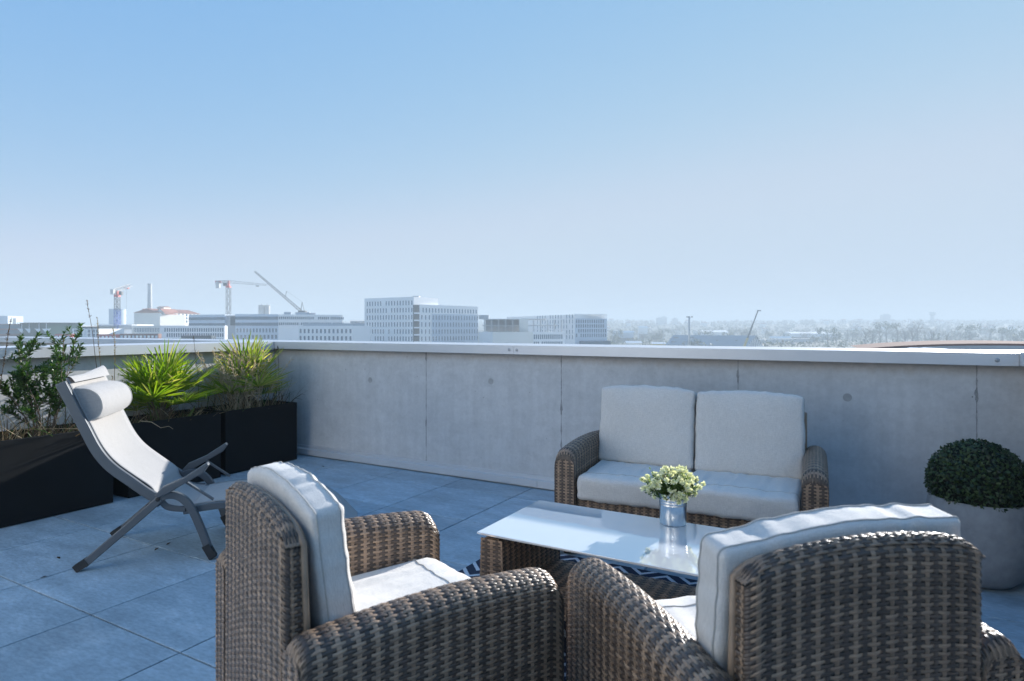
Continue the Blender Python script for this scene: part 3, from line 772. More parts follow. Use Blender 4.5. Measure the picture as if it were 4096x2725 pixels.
for k in range(150):
    a=r.uniform(0,6.28); el=math.acos(r.uniform(.10,1)); 
    d=Vector((math.cos(a)*math.sin(el),math.sin(a)*math.sin(el),math.cos(el)*1.15)).normalized(); L=r.uniform(.066,.112)*(1.0 if el<1.1 else .82)
    b=Vector((math.cos(a)*.03*r.random(),math.sin(a)*.03*r.random(),0)); m1=b+Vector((d.x*.4,d.y*.4,d.z*.75+.25)).normalized()*L*.5; e=b+d*L
    st.tube([b,m1,e],[.0011,.0009,.0006],4)
    for i in range(16):
        f=r.uniform(.2,1); p=b.lerp(e,f)+rv(r)*.004; pleaf(lf,p,(d*.6+rv(r)).normalized(),r.uniform(.008,.016),.0028)
    if r.random()<.42+.5*d.z:
        for i in range(r.randint(6,10)):
            p=e+rv(r)*.006
            for q in range(4): pleaf(fw_,p,(d*.9+rv(r)).normalized(),r.uniform(.008,.014),.0042)
st.build('stems',M['herb'],fp); lf.build('foliage',M['herb'],fp); fw_.build('blossom',M['petal'],fp)

# ------------------------------------------------------------------ big round planter and clipped ball
BP=TN(.41,3.60)
sp_=thing('round_planter','wide grey stone bowl planter in the right corner','planter',BP)
prof=[(0,.004),(.11,.004),(.135,.012),(.165,.04),(.19,.10),(.203,.18),(.205,.26),(.198,.34),(.19,.378),(.186,.385),(.178,.384),(.172,.372),(.172,.30),(0,.30)]
MB().lathe(prof,72).build('bowl',M['stone_pot'],sp_,smooth=True)
tp=thing('clipped_bush','dense dark green ball topiary in the round stone planter','bush',BP+Vector((0,0,.30)))
RB=.198; CB=Vector((0,0,.150))
mb=MB(); mb.lathe([(RB*.93*math.sin(math.pi*i/16),CB.z-RB*.90*math.cos(math.pi*i/16)) for i in range(17)],32); mb.build('core',M['box_core'],tp,smooth=True)
r=random.Random(88); mb=MB()
for k in range(5200):
    z=1-2*(k+.5)/5200; a=k*2.39996; s=math.sqrt(1-z*z); d=Vector((s*math.cos(a),s*math.sin(a),z*.97))
    p=CB+d*RB*r.uniform(.92,1.015)*(1+.035*noise.noise(d*3.1))*(1.0 if r.random()>.02 else 1.05); t1=d.cross(rv(r)).normalized(); ld=(t1*1.0+d*r.uniform(.2,.9)).normalized(); L=r.uniform(.011,.021)
    ribbon(mb,[p,p+ld*L*.5,p+ld*L],[.001,L*.36,.0015],d.cross(ld)+rv(r)*.4,0,.25)
mb.build('foliage',M['box_leaf'],tp)

# ------------------------------------------------------------------ sling chair
F0=Vector((-2.085,3.02,0)); ax=Vector((.57,.16,0)).normalized(); LAN=math.atan2(ax.y,ax.x)
lc=thing('sling_chair','grey reclining sling garden chair with head cushion by the black planters','chair',F0,LAN)
WD=.52  # local: x forward, y from near side (0) to far side (WD)
K=.592
railp=[(-.067,.905),(-.02,.80),(.03,.69),(.075,.59),(.115,.525),(.16,.475),(.23,.415),(.30,.355),(.345,.322)]
def P3(x,z,y): return Vector((x,y,z))
def railstrip(mb,pp,y,wd=.028,hh=.042):
    for a,b in zip(pp[:-1],pp[1:]):
        mb.bar(P3(*a,y),P3(*b,y),wd,hh,0,Vector((0,1,0)))
def smoothrail(pp,y,w_,h_,name='rail',mat=None,sub=5):
    # catmull-rom then swept rectangle
    pts=[]
    q=[pp[0]]+list(pp)+[pp[-1]]
    for i in range(1,len(q)-2):
        p0,p1,p2,p3=[np.array(x,float) for x in q[i-1:i+3]]
        for s in range(sub):
            u=s/sub; pts.append(.5*((2*p1)+(-p0+p2)*u+(2*p0-5*p1+4*p2-p3)*u*u+(-p0+3*p1-3*p2+p3)*u**3))
    pts.append(np.array(pp[-1],float)); mb=MB(); n=len(pts); P=[]
    for i,p in enumerate(pts):
        d=pts[min(i+1,n-1)]-pts[max(i-1,0)]; d=d/np.linalg.norm(d); nn=np.array([-d[1],d[0]])
        for sy,sn in ((-1,-1),(1,-1),(1,1),(-1,1)):
            c=p+nn*sn*h_/2; P.append((c[0],y+sy*w_/2,c[1]))
    F=[(4*i+k,4*i+(k+1)%4,4*i+4+(k+1)%4,4*i+4+k) for i in range(n-1) for k in range(4)]+[(3,2,1,0),tuple(4*(n-1)+k for k in range(4))]
    mb.add(P,F); return mb.build(name,mat or M['grey_metal'],lc,bevel=.004)
for y in (0,WD):
    smoothrail(railp,y,.026,.046,'back_rail')
    # rear leg: from the pivot to the back foot
    smoothrail([(.36,.325),(.30,.268),(.15,.135),(.03,.03)],y-.002 if y==0 else y+.002,.030,.036,'leg')
    MB().bar(P3(.045,.045,y),P3(-.005,.012,y),.036,.040,0,Vector((0,1,0))).build('foot',M['rubber'],lc)
    smoothrail([(.345,.322),(.40,.338),(.455,.318),(.50,.26),(.545,.15),(.575,.06)],y,.030,.036,'leg')
    MB().bar(P3(.565,.075,y),P3(.60,.008,y),.036,.040,0,Vector((0,1,0))).build('foot',M['rubber'],lc)
    smoothrail([(.455,.245),(.63,.262),(.85,.258),(1.05,.228),(1.17,.172),(1.255,.09),(1.30,.03)],y+(.03 if y==0 else -.03),.024,.034,'leg_rest_rail')
    smoothrail([(.36,.305),(.385,.275),(.43,.262),(.47,.258)],y+(.016 if y==0 else -.016),.010,.030,'hinge_plate')
    # armrest
    mb=MB(); ys=y+(-.02 if y==0 else .02)
    poly=[(.34,.345),(.375,.385),(.47,.425),(.575,.494),(.585,.482),(.56,.445),(.46,.388),(.40,.352),(.36,.335)]
    mb.prism(poly,(1,0,0),(0,0,1),(0,ys-.022,0),(0,.044,0)); mb.build('armrest',M['grey_metal'],lc,bevel=.004)
    MB().bar(P3(.47,.40,y),P3(.60,.30,y),.010,.018,0,Vector((0,1,0))).build('arm_strut',M['grey_metal'],lc)
    MB().lathe([(0,.0),(.010,.0),(.010,.004),(.006,.006),(0,.006)],14).build('pivot_bolt',M['rubber'],lc,loc=(.352,y-.018 if y==0 else y+.012,.322)).rotation_euler=(R(90),0,0)
for x,z in ((-.06,.893),(.345,.322-.03),(1.295,.04),(.17,.155)):
    MB().tube([P3(x,z,0),P3(x,z,WD)],.011,10).build('crossbar',M['grey_metal'],lc,smooth=True)
# sling: back/seat
def sling(name,prof,y0,y1,sag,nx=40,ny=14,th=.004):
    pts=[]; q=[prof[0]]+list(prof)+[prof[-1]]; sub=6
    for i in range(1,len(q)-2):
        p0,p1,p2,p3=[np.array(x,float) for x in q[i-1:i+3]]
        for s in range(sub):
            u=s/sub; pts.append(.5*((2*p1)+(-p0+p2)*u+(2*p0-5*p1+4*p2-p3)*u*u+(-p0+3*p1-3*p2+p3)*u**3))
    pts.append(np.array(prof[-1],float)); n=len(pts); V=[];F=[]
    for lay in (0,1):
        for i,p in enumerate(pts):
            d=pts[min(i+1,n-1)]-pts[max(i-1,0)]; d=d/np.linalg.norm(d); nn=np.array([-d[1],d[0]])
            for j in range(ny+1):
                v=j/ny; s=-sag*(1-(2*v-1)**2)*math.sin(math.pi*min(1,max(0,i/(n-1))))**.5
                c=p+nn*(s+(th/2 if lay==0 else -th/2)); V.append((c[0],y0+(y1-y0)*v,c[1]))
    o_=(ny+1)*n
    for i in range(n-1):
        for j in range(ny):
            a=i*(ny+1)+j; F.append((a,a+1,a+ny+2,a+ny+1)); a+=o_; F.append((a,a+ny+1,a+ny+2,a+1))
    for i in range(n-1):
        for j in (0,ny):
            a=i*(ny+1)+j; b=a+ny+1; F.append((a,b,b+o_,a+o_) if j==0 else (b,a,a+o_,b+o_))
    mb=MB(); mb.add(V,F); return mb.build(name,M['sling'],lc,smooth=True)
sl=[(x+.018,z+.020) for x,z in railp[:-1]]+[(.345,.318),(.42,.272),(.50,.262)]
sling('sling',sl,.012,WD-.012,.025)
sling('leg_rest_sling',[(.50,.268),(.63,.280),(.85,.275),(1.05,.245),(1.18,.188),(1.27,.10),(1.32,.045)],.045,WD-.045,.012)
# head cushion: rounded wedge section swept across
sec=[(-.038,.872),(.005,.890),(.055,.882),(.098,.850),(.118,.805),(.120,.760),(.100,.718),(.065,.700),(.036,.705)]
q=sec; P=[];F=[]; ny=16; n=len(q)
loop=[]
cl=q+[q[0]]
for i in range(n):
    p0,p1,p2,p3=[np.array(q[(i+k)%n],float) for k in (-1,0,1,2)]
    for s in range(4):
        u=s/4; loop.append(.5*((2*p1)+(-p0+p2)*u+(2*p0-5*p1+4*p2-p3)*u*u+(-p0+3*p1-3*p2+p3)*u**3))
cen=np.mean(loop,axis=0); m_=len(loop)
for j in range(ny+1):
    v=j/ny; sh=1-.10*abs(2*v-1)**8
    for p in loop:
        c=cen+np.array([-.012,.0])+(p-cen)*sh*.88; P.append((c[0],.03+(WD-.06)*v,c[1]+.0025*noise.noise((c[0]*30,v*9,c[1]*30))))
for j in range(ny):
    for i in range(m_): F.append((j*m_+i,j*m_+(i+1)%m_,(j+1)*m_+(i+1)%m_,(j+1)*m_+i))
F+=[tuple(range(m_))[::-1],tuple(ny*m_+i for i in range(m_))]
mb=MB(); mb.add(P,F); hc=mb.build('head_cushion',M['sling'],lc,sm_ang=R(50))
for yv in (.03,WD-.03): MB().tube([(p[0]-.012,yv,p[1]) for p in [cen+(p-cen)*.80 for p in loop]+[cen+(loop[0]-cen)*.80]],.003,5).build('piping',M['piping'],hc)
# flap of fabric hooked over the top
flp=MB(); N=14; P=[]
for i in range(7):
    u=i/6
    for j in range(N+1):
        v=j/N; P.append((-.045-.045*u+.02*math.sin(v*7)*u*.4+.030, .02+(WD-.04)*v, .905+.028*math.sin(u*2.6)+.035*u*max(0,v-.35)**1.5*2))
flp.add(P,[(i*(N+1)+j,i*(N+1)+j+1,(i+1)*(N+1)+j+1,(i+1)*(N+1)+j) for i in range(6) for j in range(N)])
flp.build('head_flap',M['sling'],lc,smooth=True)

# fallen leaves on the tiles
for (x,y,lab) in ((618,2203,'small dead leaf by the tile corner under the sling chair'),(666,2181,'curled dead leaf on the joint near the front chair leg'),(162,2312,'lone dead leaf on the tiles left of the chair foot'),(240,2236,'tiny dark leaf fleck on the tile before the near planter'),(1298,1868,'dead leaf on a joint near the wall skirting')):
    Y=EYE*2520/(y-1313); p=px(x,Y); r=random.Random(x); mb=MB()
    a=r.uniform(0,3); d=Vector((math.cos(a),math.sin(a),.15))*.03
    ribbon(mb,[Vector((0,0,.002)),d*.5+Vector((0,0,.006)),d+Vector((0,0,.002))],[.002,.008,.001],Vector((-d.y,d.x,0)),0,.3)
    o=mb.build('fallen_leaf',M['dead_leaf'],loc=(p.x,p.y,0)); tag(o,lab,'leaf','dead leaves on the floor')

# ------------------------------------------------------------------ unseen building added behind the camera to shape the fill light
M['render']=pm('white_render',(.86,.85,.83),.85,.04,2,bst=.1,bsc=120)
M['win']=pm('window_glass',(.04,.10,.16),.12,.35,.2,0,.7)
M['anthracite']=pm('anthracite_cladding',(.03,.033,.037),.6,.1,3)
ab=thing('added_light_building','unseen building added behind the viewpoint, white side for fill light, dark side against sky light','building',TN(-2.2,-2.6),ANG)
mb=MB(); mb.box((-1.9,-3,2.5),(3.4,6,5.1)); mb.box((-.5,0,-8.2),(13,9,16.2)); mb.build('wall',M['render'],ab)  # white half added to bounce sunlight onto the far wall
MB().box((1.6,-3.1,1.6),(3.55,6,3.3)).build('cladding',M['anthracite'],ab)  # dark half added to keep sky light off the right of the wall
for x in (.75,2.45):
    f=MB(); f.box((x,-.07,1.15),(1.6,.06,2.25)); fo=f.build('door',M['grey_metal'],ab)
    MB().box((x,-.034,1.15),(1.44,.012,2.1)).build('pane',M['win'],fo)

# ------------------------------------------------------------------ the city beyond the parapet
GZ=-16.0
M['ground']=pm('city_ground',(.085,.095,.075),.95,.45,.02)
mb=MB(); mb.add([(-3900,-300,GZ),(3900,-300,GZ),(3900,3700,GZ),(-3900,3700,GZ)],[(0,1,2,3)])
o=mb.build('ground',M['ground']); tag(o,kind='structure')
M['bounce_ground']=pm('pale_bounce_ground',(.36,.36,.34),.9,.45,.035)
mb=MB(); mb.add([(-520,120,GZ+.01),(70,120,GZ+.01),(110,470,GZ+.01),(-520,470,GZ+.01)],[(0,1,2,3)])  # pale sheet added to bounce sunlight up onto the shaded facades
o=mb.build('bounce_sheet',M['bounce_ground']); tag(o,kind='structure')
M['hill']=pm('hill_ground',(.06,.075,.05),.95,.35,.03)
mb=MB(); NX,NY=120,14; P=[]
def hillz(x,y):
    k=min(1,max(0,(y-950)/850)); k=k*k*(3-2*k)
    amp=1.0 if x>-250 else max(.55,1+(x+250)/1800)
    return GZ-.5+k*(31+5*noise.noise((x*.0022,y*.001,3.3)))*amp
for j in range(NY+1):
    for i in range(NX+1):
        x=-3600+7200*i/NX; y=950+2300*j/NY; P.append((x,y,hillz(x,y)))
mb.add(P,[(j*(NX+1)+i,j*(NX+1)+i+1,(j+1)*(NX+1)+i+1,(j+1)*(NX+1)+i) for j in range(NY) for i in range(NX)])
o=mb.build('hills',M['hill'],smooth=True); tag(o,kind='structure')

M['white_wall']=pm('white_facade',(.85,.85,.84),.8,.04,.06)
M['cream_wall']=pm('cream_facade',(.80,.77,.70),.8,.05,.06)
M['grey_wall']=pm('grey_facade',(.42,.44,.46),.7,.08,.05)
M['blue_wall']=pm('bluish_cladding',(.50,.58,.66),.5,.06,.05)
M['conc_far']=pm('far_concrete',(.56,.55,.53),.85,.12,.08)
M['tile_roof']=pm('clay_roof',(.30,.13,.09),.85,.2,.1)
M['green_glass']=pm('green_glass',(.012,.06,.05),.6,.2,.1,0,.15)
M['brown_clad']=pm('brown_cladding',(.17,.07,.045),.7,.25,.3)
M['dark_clad']=pm('dark_cladding',(.03,.05,.065),.6,.2,.1,0,.2)
M['crane_red']=pm('crane_red',(.55,.06,.04),.5,.1,.5); M['crane_white']=pm('crane_white',(.45,.45,.45),.5,.1,.5)
M['crane_blue']=pm('crane_blue',(.03,.10,.42),.5,.1,.5); M['crane_grey']=pm('crane_grey',(.05,.06,.07),.5,.1,.5)
M['crane_yellow']=pm('crane_yellow',(.62,.46,.14),.5,.1,.5)
M['hangar']=pm('hangar_roof',(.16,.24,.29),.6,.1,.05); M['rust_roof']=pm('rust_roof',(.15,.062,.045),1.0,.2,.3)
M['red_container']=pm('red_container',(.40,.035,.03),.6,.15,.2)

def block(root,A,B,depth,z0,z1,mat,name='wall',inset=0):
    """box whose front face runs from A to B (plan points), going back by depth"""
    A=Vector((A[0],A[1],0)); B=Vector((B[0],B[1],0)); d=(B-A).normalized(); n=Vector((-d.y,d.x,0))
    if n.y<0: n=-n
    A=A+n*inset; B=B+n*inset
    mb=MB(); q=[A,B,B+n*depth,A+n*depth]
    mb.add([(p.x,p.y,z0) for p in q]+[(p.x,p.y,z1) for p in q],[(3,2,1,0),(4,5,6,7),(0,1,5,4),(1,2,6,5),(2,3,7,6),(3,0,4,7)])
    return mb.build(name,mat,root)
def windows(root,A,B,zs,fr,w_,h_,mat,budget,skip=0,seed=1,proud=.06):
    r=random.Random(seed); A=Vector((A[0],A[1],0)); B=Vector((B[0],B[1],0)); d=(B-A).normalized(); n=Vector((-d.y,d.x,0))
    if n.y<0: n=-n
    rz=math.atan2(d.y,d.x); first=None; extra=MB()
    for z in zs:
        for f in fr:
            if r.random()<skip: continue
            p=A.lerp(B,f)-n*(proud/2-.02); 
            if budget[0]>0:
                budget[0]-=1
                if first is None:
                    first=MB().box((0,0,0),(w_,proud,h_)).build('window',mat,root,loc=(p.x,p.y,z),rz=rz)
                else:
                    c=first.copy(); col.objects.link(c); c.location=(p.x,p.y,z); c.parent=root
            else: extra.box((p.x,p.y,z),(w_,proud,h_),rz)
    if extra.v: tag(extra.build('window',mat,root),kind='stuff')
def G(x,Y): v=px(x,Y); return (v.x,v.y)
def Z(y,Y): return EYE-(y-1313)/2520*Y
def lin(a,b,n): return [a+(b-a)*i/(n-1) for i in range(n)]
def bld(name,label): return thing(name,label,'building')

# white perforated office block, two wings joined by a dark glass slot
b=bld('office_building','tallest white office block with rows of slit windows and dark glass slot'); bud=[100]
A,B=G(1458,318),G(1655,300); block(b,A,B,18,GZ,16.1,M['white_wall'])
ZR=[13.3,9.85,6.4,2.95,-.5,-3.95]
windows(b,A,B,ZR,[.06+.0565*i for i in range(17)],.62,2.15,M['win'],bud,.06,3)
C,D=G(1677,303),G(1911,335); block(b,C,D,18,GZ,12.6,M['white_wall'])
windows(b,C,D,ZR[1:2],lin(.06,.97,19),.62,2.15,M['win'],bud,.0,4)
block(b,(C[0]+(D[0]-C[0])*.2,C[1]+(D[1]-C[1])*.2),D,.25,GZ,8.3,M['blue_wall'],'cladding',-.25)
E=(C[0]+(D[0]-C[0])*.2,C[1]+(D[1]-C[1])*.2)
windows(b,C,E,ZR[2:],[.2,.5,.8],.62,2.15,M['win'],bud,.0,5)
bud2=[0]
n_=Vector((-(D[1]-C[1]),D[0]-C[0],0)).normalized()
n_=n_ if n_.y>0 else -n_
off=lambda P_:(P_[0]-n_.x*.27,P_[1]-n_.y*.27)
windows(b,off(E),off(D),ZR[2:],lin(.02,.98,17),.55,2.15,M['win'],bud2,.0,6)
block(b,(B[0]+.1,B[1]-.1),(C[0]+.1,C[1]-.1),1.5,GZ,12.3,M['dark_clad'],'glass_slot')
for z in ZR[1:]: block(b,(B[0]+.1,B[1]-.1),(C[0]+.1,C[1]-.1),.2,z-1.9,z-1.2,M['blue_wall'],'spandrel',-.15)
block(b,G(1650,308),G(1675,308),6,16.1,16.9,M['conc_far'],'plant_room'); block(b,G(1680,312),G(1709,314),6,12.6,15.0,M['grey_wall'],'plant_room')
# construction site block
b=bld('building_under_construction','half finished concrete building with two open floors above slit windows'); bud=[90]
A,B=G(1912,300),G(1970,282); C=G(2258,300)
block(b,A,B,20,GZ,-.6,M['cream_wall']); block(b,B,C,14,GZ+9,-.6,M['white_wall'])
block(b,(B[0],B[1]+1),(C[0],C[1]+1),12,GZ,GZ+9.2,M['dark_clad'],'base')
windows(b,B,C,[-2.9,-6.2],lin(.03,.96,34),.6,2.1,M['win'],bud,.04,7); windows(b,A,B,[-2.9,-6.2],[.15,.4,.65,.9],.6,2.1,M['win'],bud,.0,8)
for k,z in enumerate((2.2,5.2)): 
    block(b,(A[0]+2,A[1]+4),(C[0]-3-6*k,C[1]+2),13,z,z+.45,M['conc_far'],'floor_slab')
block(b,(A[0]+3,A[1]+14),(C[0]-18,C[1]+14),2,-.6,5.2,M['grey_wall'],'core_wall')
for i in range(12):
    f=i/11; p=Vector(A+(0,)).lerp(Vector(C+(0,)),f*.9)
    MB().box((p.x+3,p.y+3.2 if f>.2 else p.y+3,2.3),(.6,.6,5.8)).build('column',M['conc_far'],b)
block(b,G(2078,292),G(2113,292),5,-.8,5.4,M['cream_wall'],'stair_tower')
MB().box((G(1935,310)[0],312,6.6),(5,4,2)).build('plant_room',M['grey_wall'],b)
# pale office behind, with a pergola on the roof
b=bld('office_building','pale hazy office block with white roof pergola, right end of the blocks'); bud=[95]
A,B=G(2028,420),G(2300,345); C=G(2428,352)
block(b,A,B,20,GZ,Z(1258,345)-.1,M['white_wall']); block(b,B,C,22,GZ,Z(1275,345),M['blue_wall'])
zz=[Z(y,345) for y in (1266,1286,1307,1328,1349)]
windows(b,A,B,zz,lin(.5,.97,14),.6,2.2,M['win'],bud,.05,9)
windows(b,B,C,[Z(y,360) for y in (1287,1305,1323,1341)],lin(.05,.95,14),.7,1.9,M['win'],bud,.05,10)
for f in lin(0.02,.98,22):
    p=Vector(B+(0,)).lerp(Vector(C+(0,)),f); MB().box((p.x,p.y+.6,(Z(1275,345)+Z(1256,345))/2),(.28,.5,2.6)).build('pergola_fin',M['white_wall'],b)
block(b,(B[0],B[1]+.3),(C[0],C[1]+.3),.7,Z(1256,345)-.25,Z(1256,345),M['white_wall'],'pergola_beam')
block(b,(B[0]+3,B[1]-.5),(C[0]+2,C[1]-.5),6,GZ,Z(1364,350),M['win'],'ground_floor')
# long low white blocks with punched windows
b=bld('office_building','low white block with two rows of square windows left of the tallest block'); bud=[90]
A,B=G(1194,290),G(1411,280); block(b,A,B,14,GZ,Z(1303,280),M['white_wall'])
windows(b,A,B,[Z(y,285) for y in (1325,1353)],lin(.04,.96,13),.95,1.9,M['win'],bud,0,11)
windows(b,A,B,[Z(1381,285)],lin(.04,.96,13),.95,1.9,M['win'],bud,0,12)
block(b,(A[0]+1,A[1]+3),(B[0],B[1]+3),8,Z(1303,280),Z(1294,283),M['grey_wall'],'roof_rail')
block(b,G(1411,282),G(1458,290),14,GZ,Z(1303,282),M['cream_wall'],'annexe')
windows(b,G(1411,282),G(1458,290),[Z(y,285) for y in (1325,1353)],[.75],.9,1.9,M['win'],bud,0,13)
b=bld('office_building','small pale office block peeking over between the two white blocks'); bud=[30]
A,B=G(1398,362),G(1462,360); block(b,A,B,12,GZ,Z(1281,360),M['white_wall'])
windows(b,A,B,[Z(1293,360)],lin(.1,.9,10),.7,2.2,M['win'],bud,0,14)
# banded offices
b=bld('office_building','ribbed white office with ribbon windows under the lattice crane boom'); bud=[60]
A,B=G(1112,322),G(1372,336); block(b,A,B,16,GZ,Z(1259,330),M['white_wall'])
for y in (1273,1296): windows(b,A,B,[Z(y,330)],lin(.02,.98,26),2.0 if y else 1,1.35,M['win'],bud,.12,int(y))
for f in lin(.01,.99,34):
    p=Vector(A+(0,)).lerp(Vector(B+(0,)),f); MB().box((p.x,p.y-.12,Z(1284,330)),(.22,.3,Z(1260,330)-Z(1309,330))).build('rib',M['white_wall'],b)
windows(b,A,B,[Z(y,330) for y in (1323,1349)],[.4,.55,.85],1.6,2.4,M['win'],bud,0,15)
for x0,x1,y0 in ((1136,1164,1248),(1181,1237,1249),(1240,1262,1252)): block(b,G(x0,334),G(x1,335),4,Z(1259,330),Z(y0,334),M['grey_wall'],'plant_room')
b=bld('office_building','blue glazed office with two dark window bands beneath twin silos'); bud=[70]
A,B=G(941,318),G(1113,322); block(b,A,B,16,GZ,Z(1257,320),M['blue_wall'])
for y in (1273,1297): block(b,A,B,.2,Z(y,320)-.75,Z(y,320)+.75,M['win'],'window_band',-.1)
windows(b,A,B,[Z(1322,320)],lin(.05,.95,13),.8,2.0,M['win'],bud,0,16); windows(b,A,B,[Z(1348,320)],lin(.05,.95,11),1,2.0,M['win'],bud,0,17)
b=bld('office_building','grey blue office with recessed dark bay, left of the twin silos'); bud=[60]
A,B=G(755,330),G(899,322); block(b,A,B,16,GZ,Z(1259,326),M['blue_wall'])
for y in (1275,1299): block(b,A,B,.2,Z(y,326)-.7,Z(y,326)+.7,M['win'],'window_band',-.1)
block(b,(B[0]+.0,B[1]+1.5),(G(941,318)[0],319.5),14,GZ,Z(1262,322),M['grey_wall'],'recess')
block(b,G(922,320.5),G(941,319),.3,Z(1302,320),Z(1267,320),M['dark_clad'],'recess_glass',-.1)
b=bld('office_building','long white low block with narrow windows below the old mill'); bud=[95]
A,B=G(640,292),G(899,290); block(b,A,B,2.5,GZ,Z(1303,290),M['white_wall'])
windows(b,A,B,[Z(y,290) for y in (1320,1341)],lin(.08,.97,26),.65,1.7,M['win'],bud,.04,18)
windows(b,A,B,[Z(1362,290)],lin(.08,.97,26),.65,1.7,M['win'],bud,.04,19)
b=bld('office_building','pale long block with one row of slim windows, left of the low white block'); bud=[40]
A,B=G(528,312),G(641,304); block(b,A,B,12,GZ,Z(1303,306),M['cream_wall'])
windows(b,A,B,[Z(1320,306)],lin(.08,.95,16),.55,2.0,M['win'],bud,0,20)
MB().box((G(785,270)[0],272,Z(1349,270)),(13,4,1.3)).build('canopy_roof',M['dark_clad'],b)
# old mill with clay tiled roofs
b=bld('mill_building','old pale mill with red tiled roofs at the foot of the tall chimney'); bud=[80]
A,B=G(549,400),G(640,392); C=G(800,430)
block(b,A,B,18,GZ,Z(1258,395),M['cream_wall']); block(b,B,C,18,GZ,Z(1254,410),M['cream_wall'])
def gable(root,A,B,depth,ze,zr,mat,name='roof',ov=.4):
    A=Vector((A[0],A[1],0)); B=Vector((B[0],B[1],0)); d=(B-A).normalized(); n=Vector((-d.y,d.x,0)); n=n if n.y>0 else -n
    q=[A-d*ov-n*ov,B+d*ov-n*ov,B+d*ov+n*(depth+ov),A-d*ov+n*(depth+ov)]; r1=A-d*ov+n*depth/2; r2=B+d*ov+n*depth/2
    mb=MB(); mb.add([(p.x,p.y,ze) for p in q]+[(r1.x,r1.y,zr),(r2.x,r2.y,zr)],[(0,1,5,4),(2,3,4,5),(0,4,3),(1,2,5),(3,2,1,0)]); return mb.build(name,mat,root)
gable(b,B,C,18,Z(1254,410),Z(1237,410),M['tile_roof'])
for x0,x1,yr in ((553,596,1237),(620,662,1236)):
    pa,pb=G(x0,396),G(x1,394); ze=Z(1258,395); xm=((pa[0]+pb[0])/2,(pa[1]+pb[1])/2)
    mb=MB(); zt=Z(yr,395)
    mb.add([(pa[0],pa[1]-.5,ze),(pb[0],pb[1]-.5,ze),(xm[0],xm[1]-.5,zt),(pa[0],pa[1]+18,ze),(pb[0],pb[1]+18,ze),(xm[0],xm[1]+18,zt)],[(0,1,2)]); mb.build('gable_wall',M['cream_wall'],b)
    mb=MB(); mb.add([(pa[0]-.5,pa[1]-.6,ze),(xm[0],xm[1]-.6,zt+.3),(xm[0],xm[1]+18,zt+.3),(pa[0]-.5,pa[1]+18,ze),(pb[0]+.5,pb[1]-.6,ze),(pb[0]+.5,pb[1]+18,ze)],[(0,1,2,3),(1,4,5,2)]); mb.build('roof',M['tile_roof'],b)
block(b,G(628,405),G(655,405),8,Z(1240,400),Z(1228,400),M['cream_wall'],'roof_tower'); gable(b,G(628,405),G(655,405),8,Z(1228,400),Z(1224,400),M['tile_roof'])
windows(b,A,B,[Z(y,394) for y in (1260,1273,1286)],lin(.15,.9,5),1.2,1.5,M['win'],bud,0,21)
windows(b,B,C,[Z(y,408) for y in (1260,1273,1286)],lin(.06,.94,10),1.6,1.5,M['win'],bud,0,22)
mb=MB(); zt=Z(1135,440); zb=GZ; mb.lathe([(2.0,zb-zt),(1.25,-.8),(1.45,-.7),(1.45,0),(1.1,0),(1.05,-2)],20); o=mb.build('chimney_stack',M['conc_far'],loc=(*G(599,440),zt)); tag(o,'tall tapering grey factory chimney above the tiled roofs','chimney')
# silos, tank, small buildings on the left
for k,(x,lab) in enumerate(((1046,'left drum of the twin grey silos above the blue glazed office'),(1068,'right drum of the twin grey silos above the blue glazed office'))):
    sil=thing('silo',lab,'silo',(*G(x,380+k*2),Z(1254,380)),0,'twin silos'); MB().lathe([(1.75,-20),(1.75,4.6),(1.85,4.7),(1.85,5.0),(0,5.1)],24).build('drum',M['conc_far'],sil,smooth=False)
    MB().tube([(0,0,5),(0,0,5.9)],.12,6).build('vent',M['crane_grey'],sil)
tk=thing('storage_tank','broad pale blue cylindrical tank behind the blue mast crane','tank',(*G(471,460),GZ)); MB().lathe([(5.5,0),(5.5,Z(1239,460)-GZ),(5.7,Z(1239,460)-GZ+.1),(5.7,Z(1239,460)-GZ+.4),(0,Z(1239,460)-GZ+.9)],40).build('shell',M['blue_wall'],tk,sm_ang=R(30))
MB().tube([(4.9,-1.5,0),(4.9,-1.5,20)],.25,5).build('ladder',M['crane_grey'],tk)
b=bld('warehouse','long white shed with ribbed front below the pale blue tank'); A,B=G(395,330),G(528,330); block(b,A,B,20,GZ,Z(1298,330),M['white_wall'])
block(b,A,B,.3,Z(1318,330),Z(1302,330),M['grey_wall'],'fascia',-.2)
b=bld('apartment_house','grey white block with dark flat roof plant, left of the cranes'); bud=[60]
A,B=G(289,300),G(395,296); block(b,A,B,14,GZ,Z(1315,298),M['white_wall']); block(b,(A[0]+3,A[1]+2),(B[0]-1,B[1]+2),8,Z(1315,298),Z(1306,298),M['dark_clad'],'plant_room')
windows(b,A,B,[Z(1325,297),Z(1341,297)],[.1,.16,.22,.28,.36,.62,.66,.8,.84,.93],.8,1.5,M['win'],bud,0,23)
for f in (.45,.73): 
    p=Vector(A+(0,)).lerp(Vector(B+(0,)),f); MB().box((p.x,p.y-.2,Z(1332,297)),(.7,.4,4.2)).build('pilaster',M['white_wall'],b)
b=bld('glass_building','dark green glass building with white triangular struts at the far left')
A,B=G(80,330),G(189,318); block(b,A,B,16,GZ,Z(1293,324),M['green_glass']); block(b,(A[0]-1,A[1]-.8),(B[0]+1,B[1]-.8),18,Z(1293,324),Z(1291,324),M['dark_clad'],'roof')
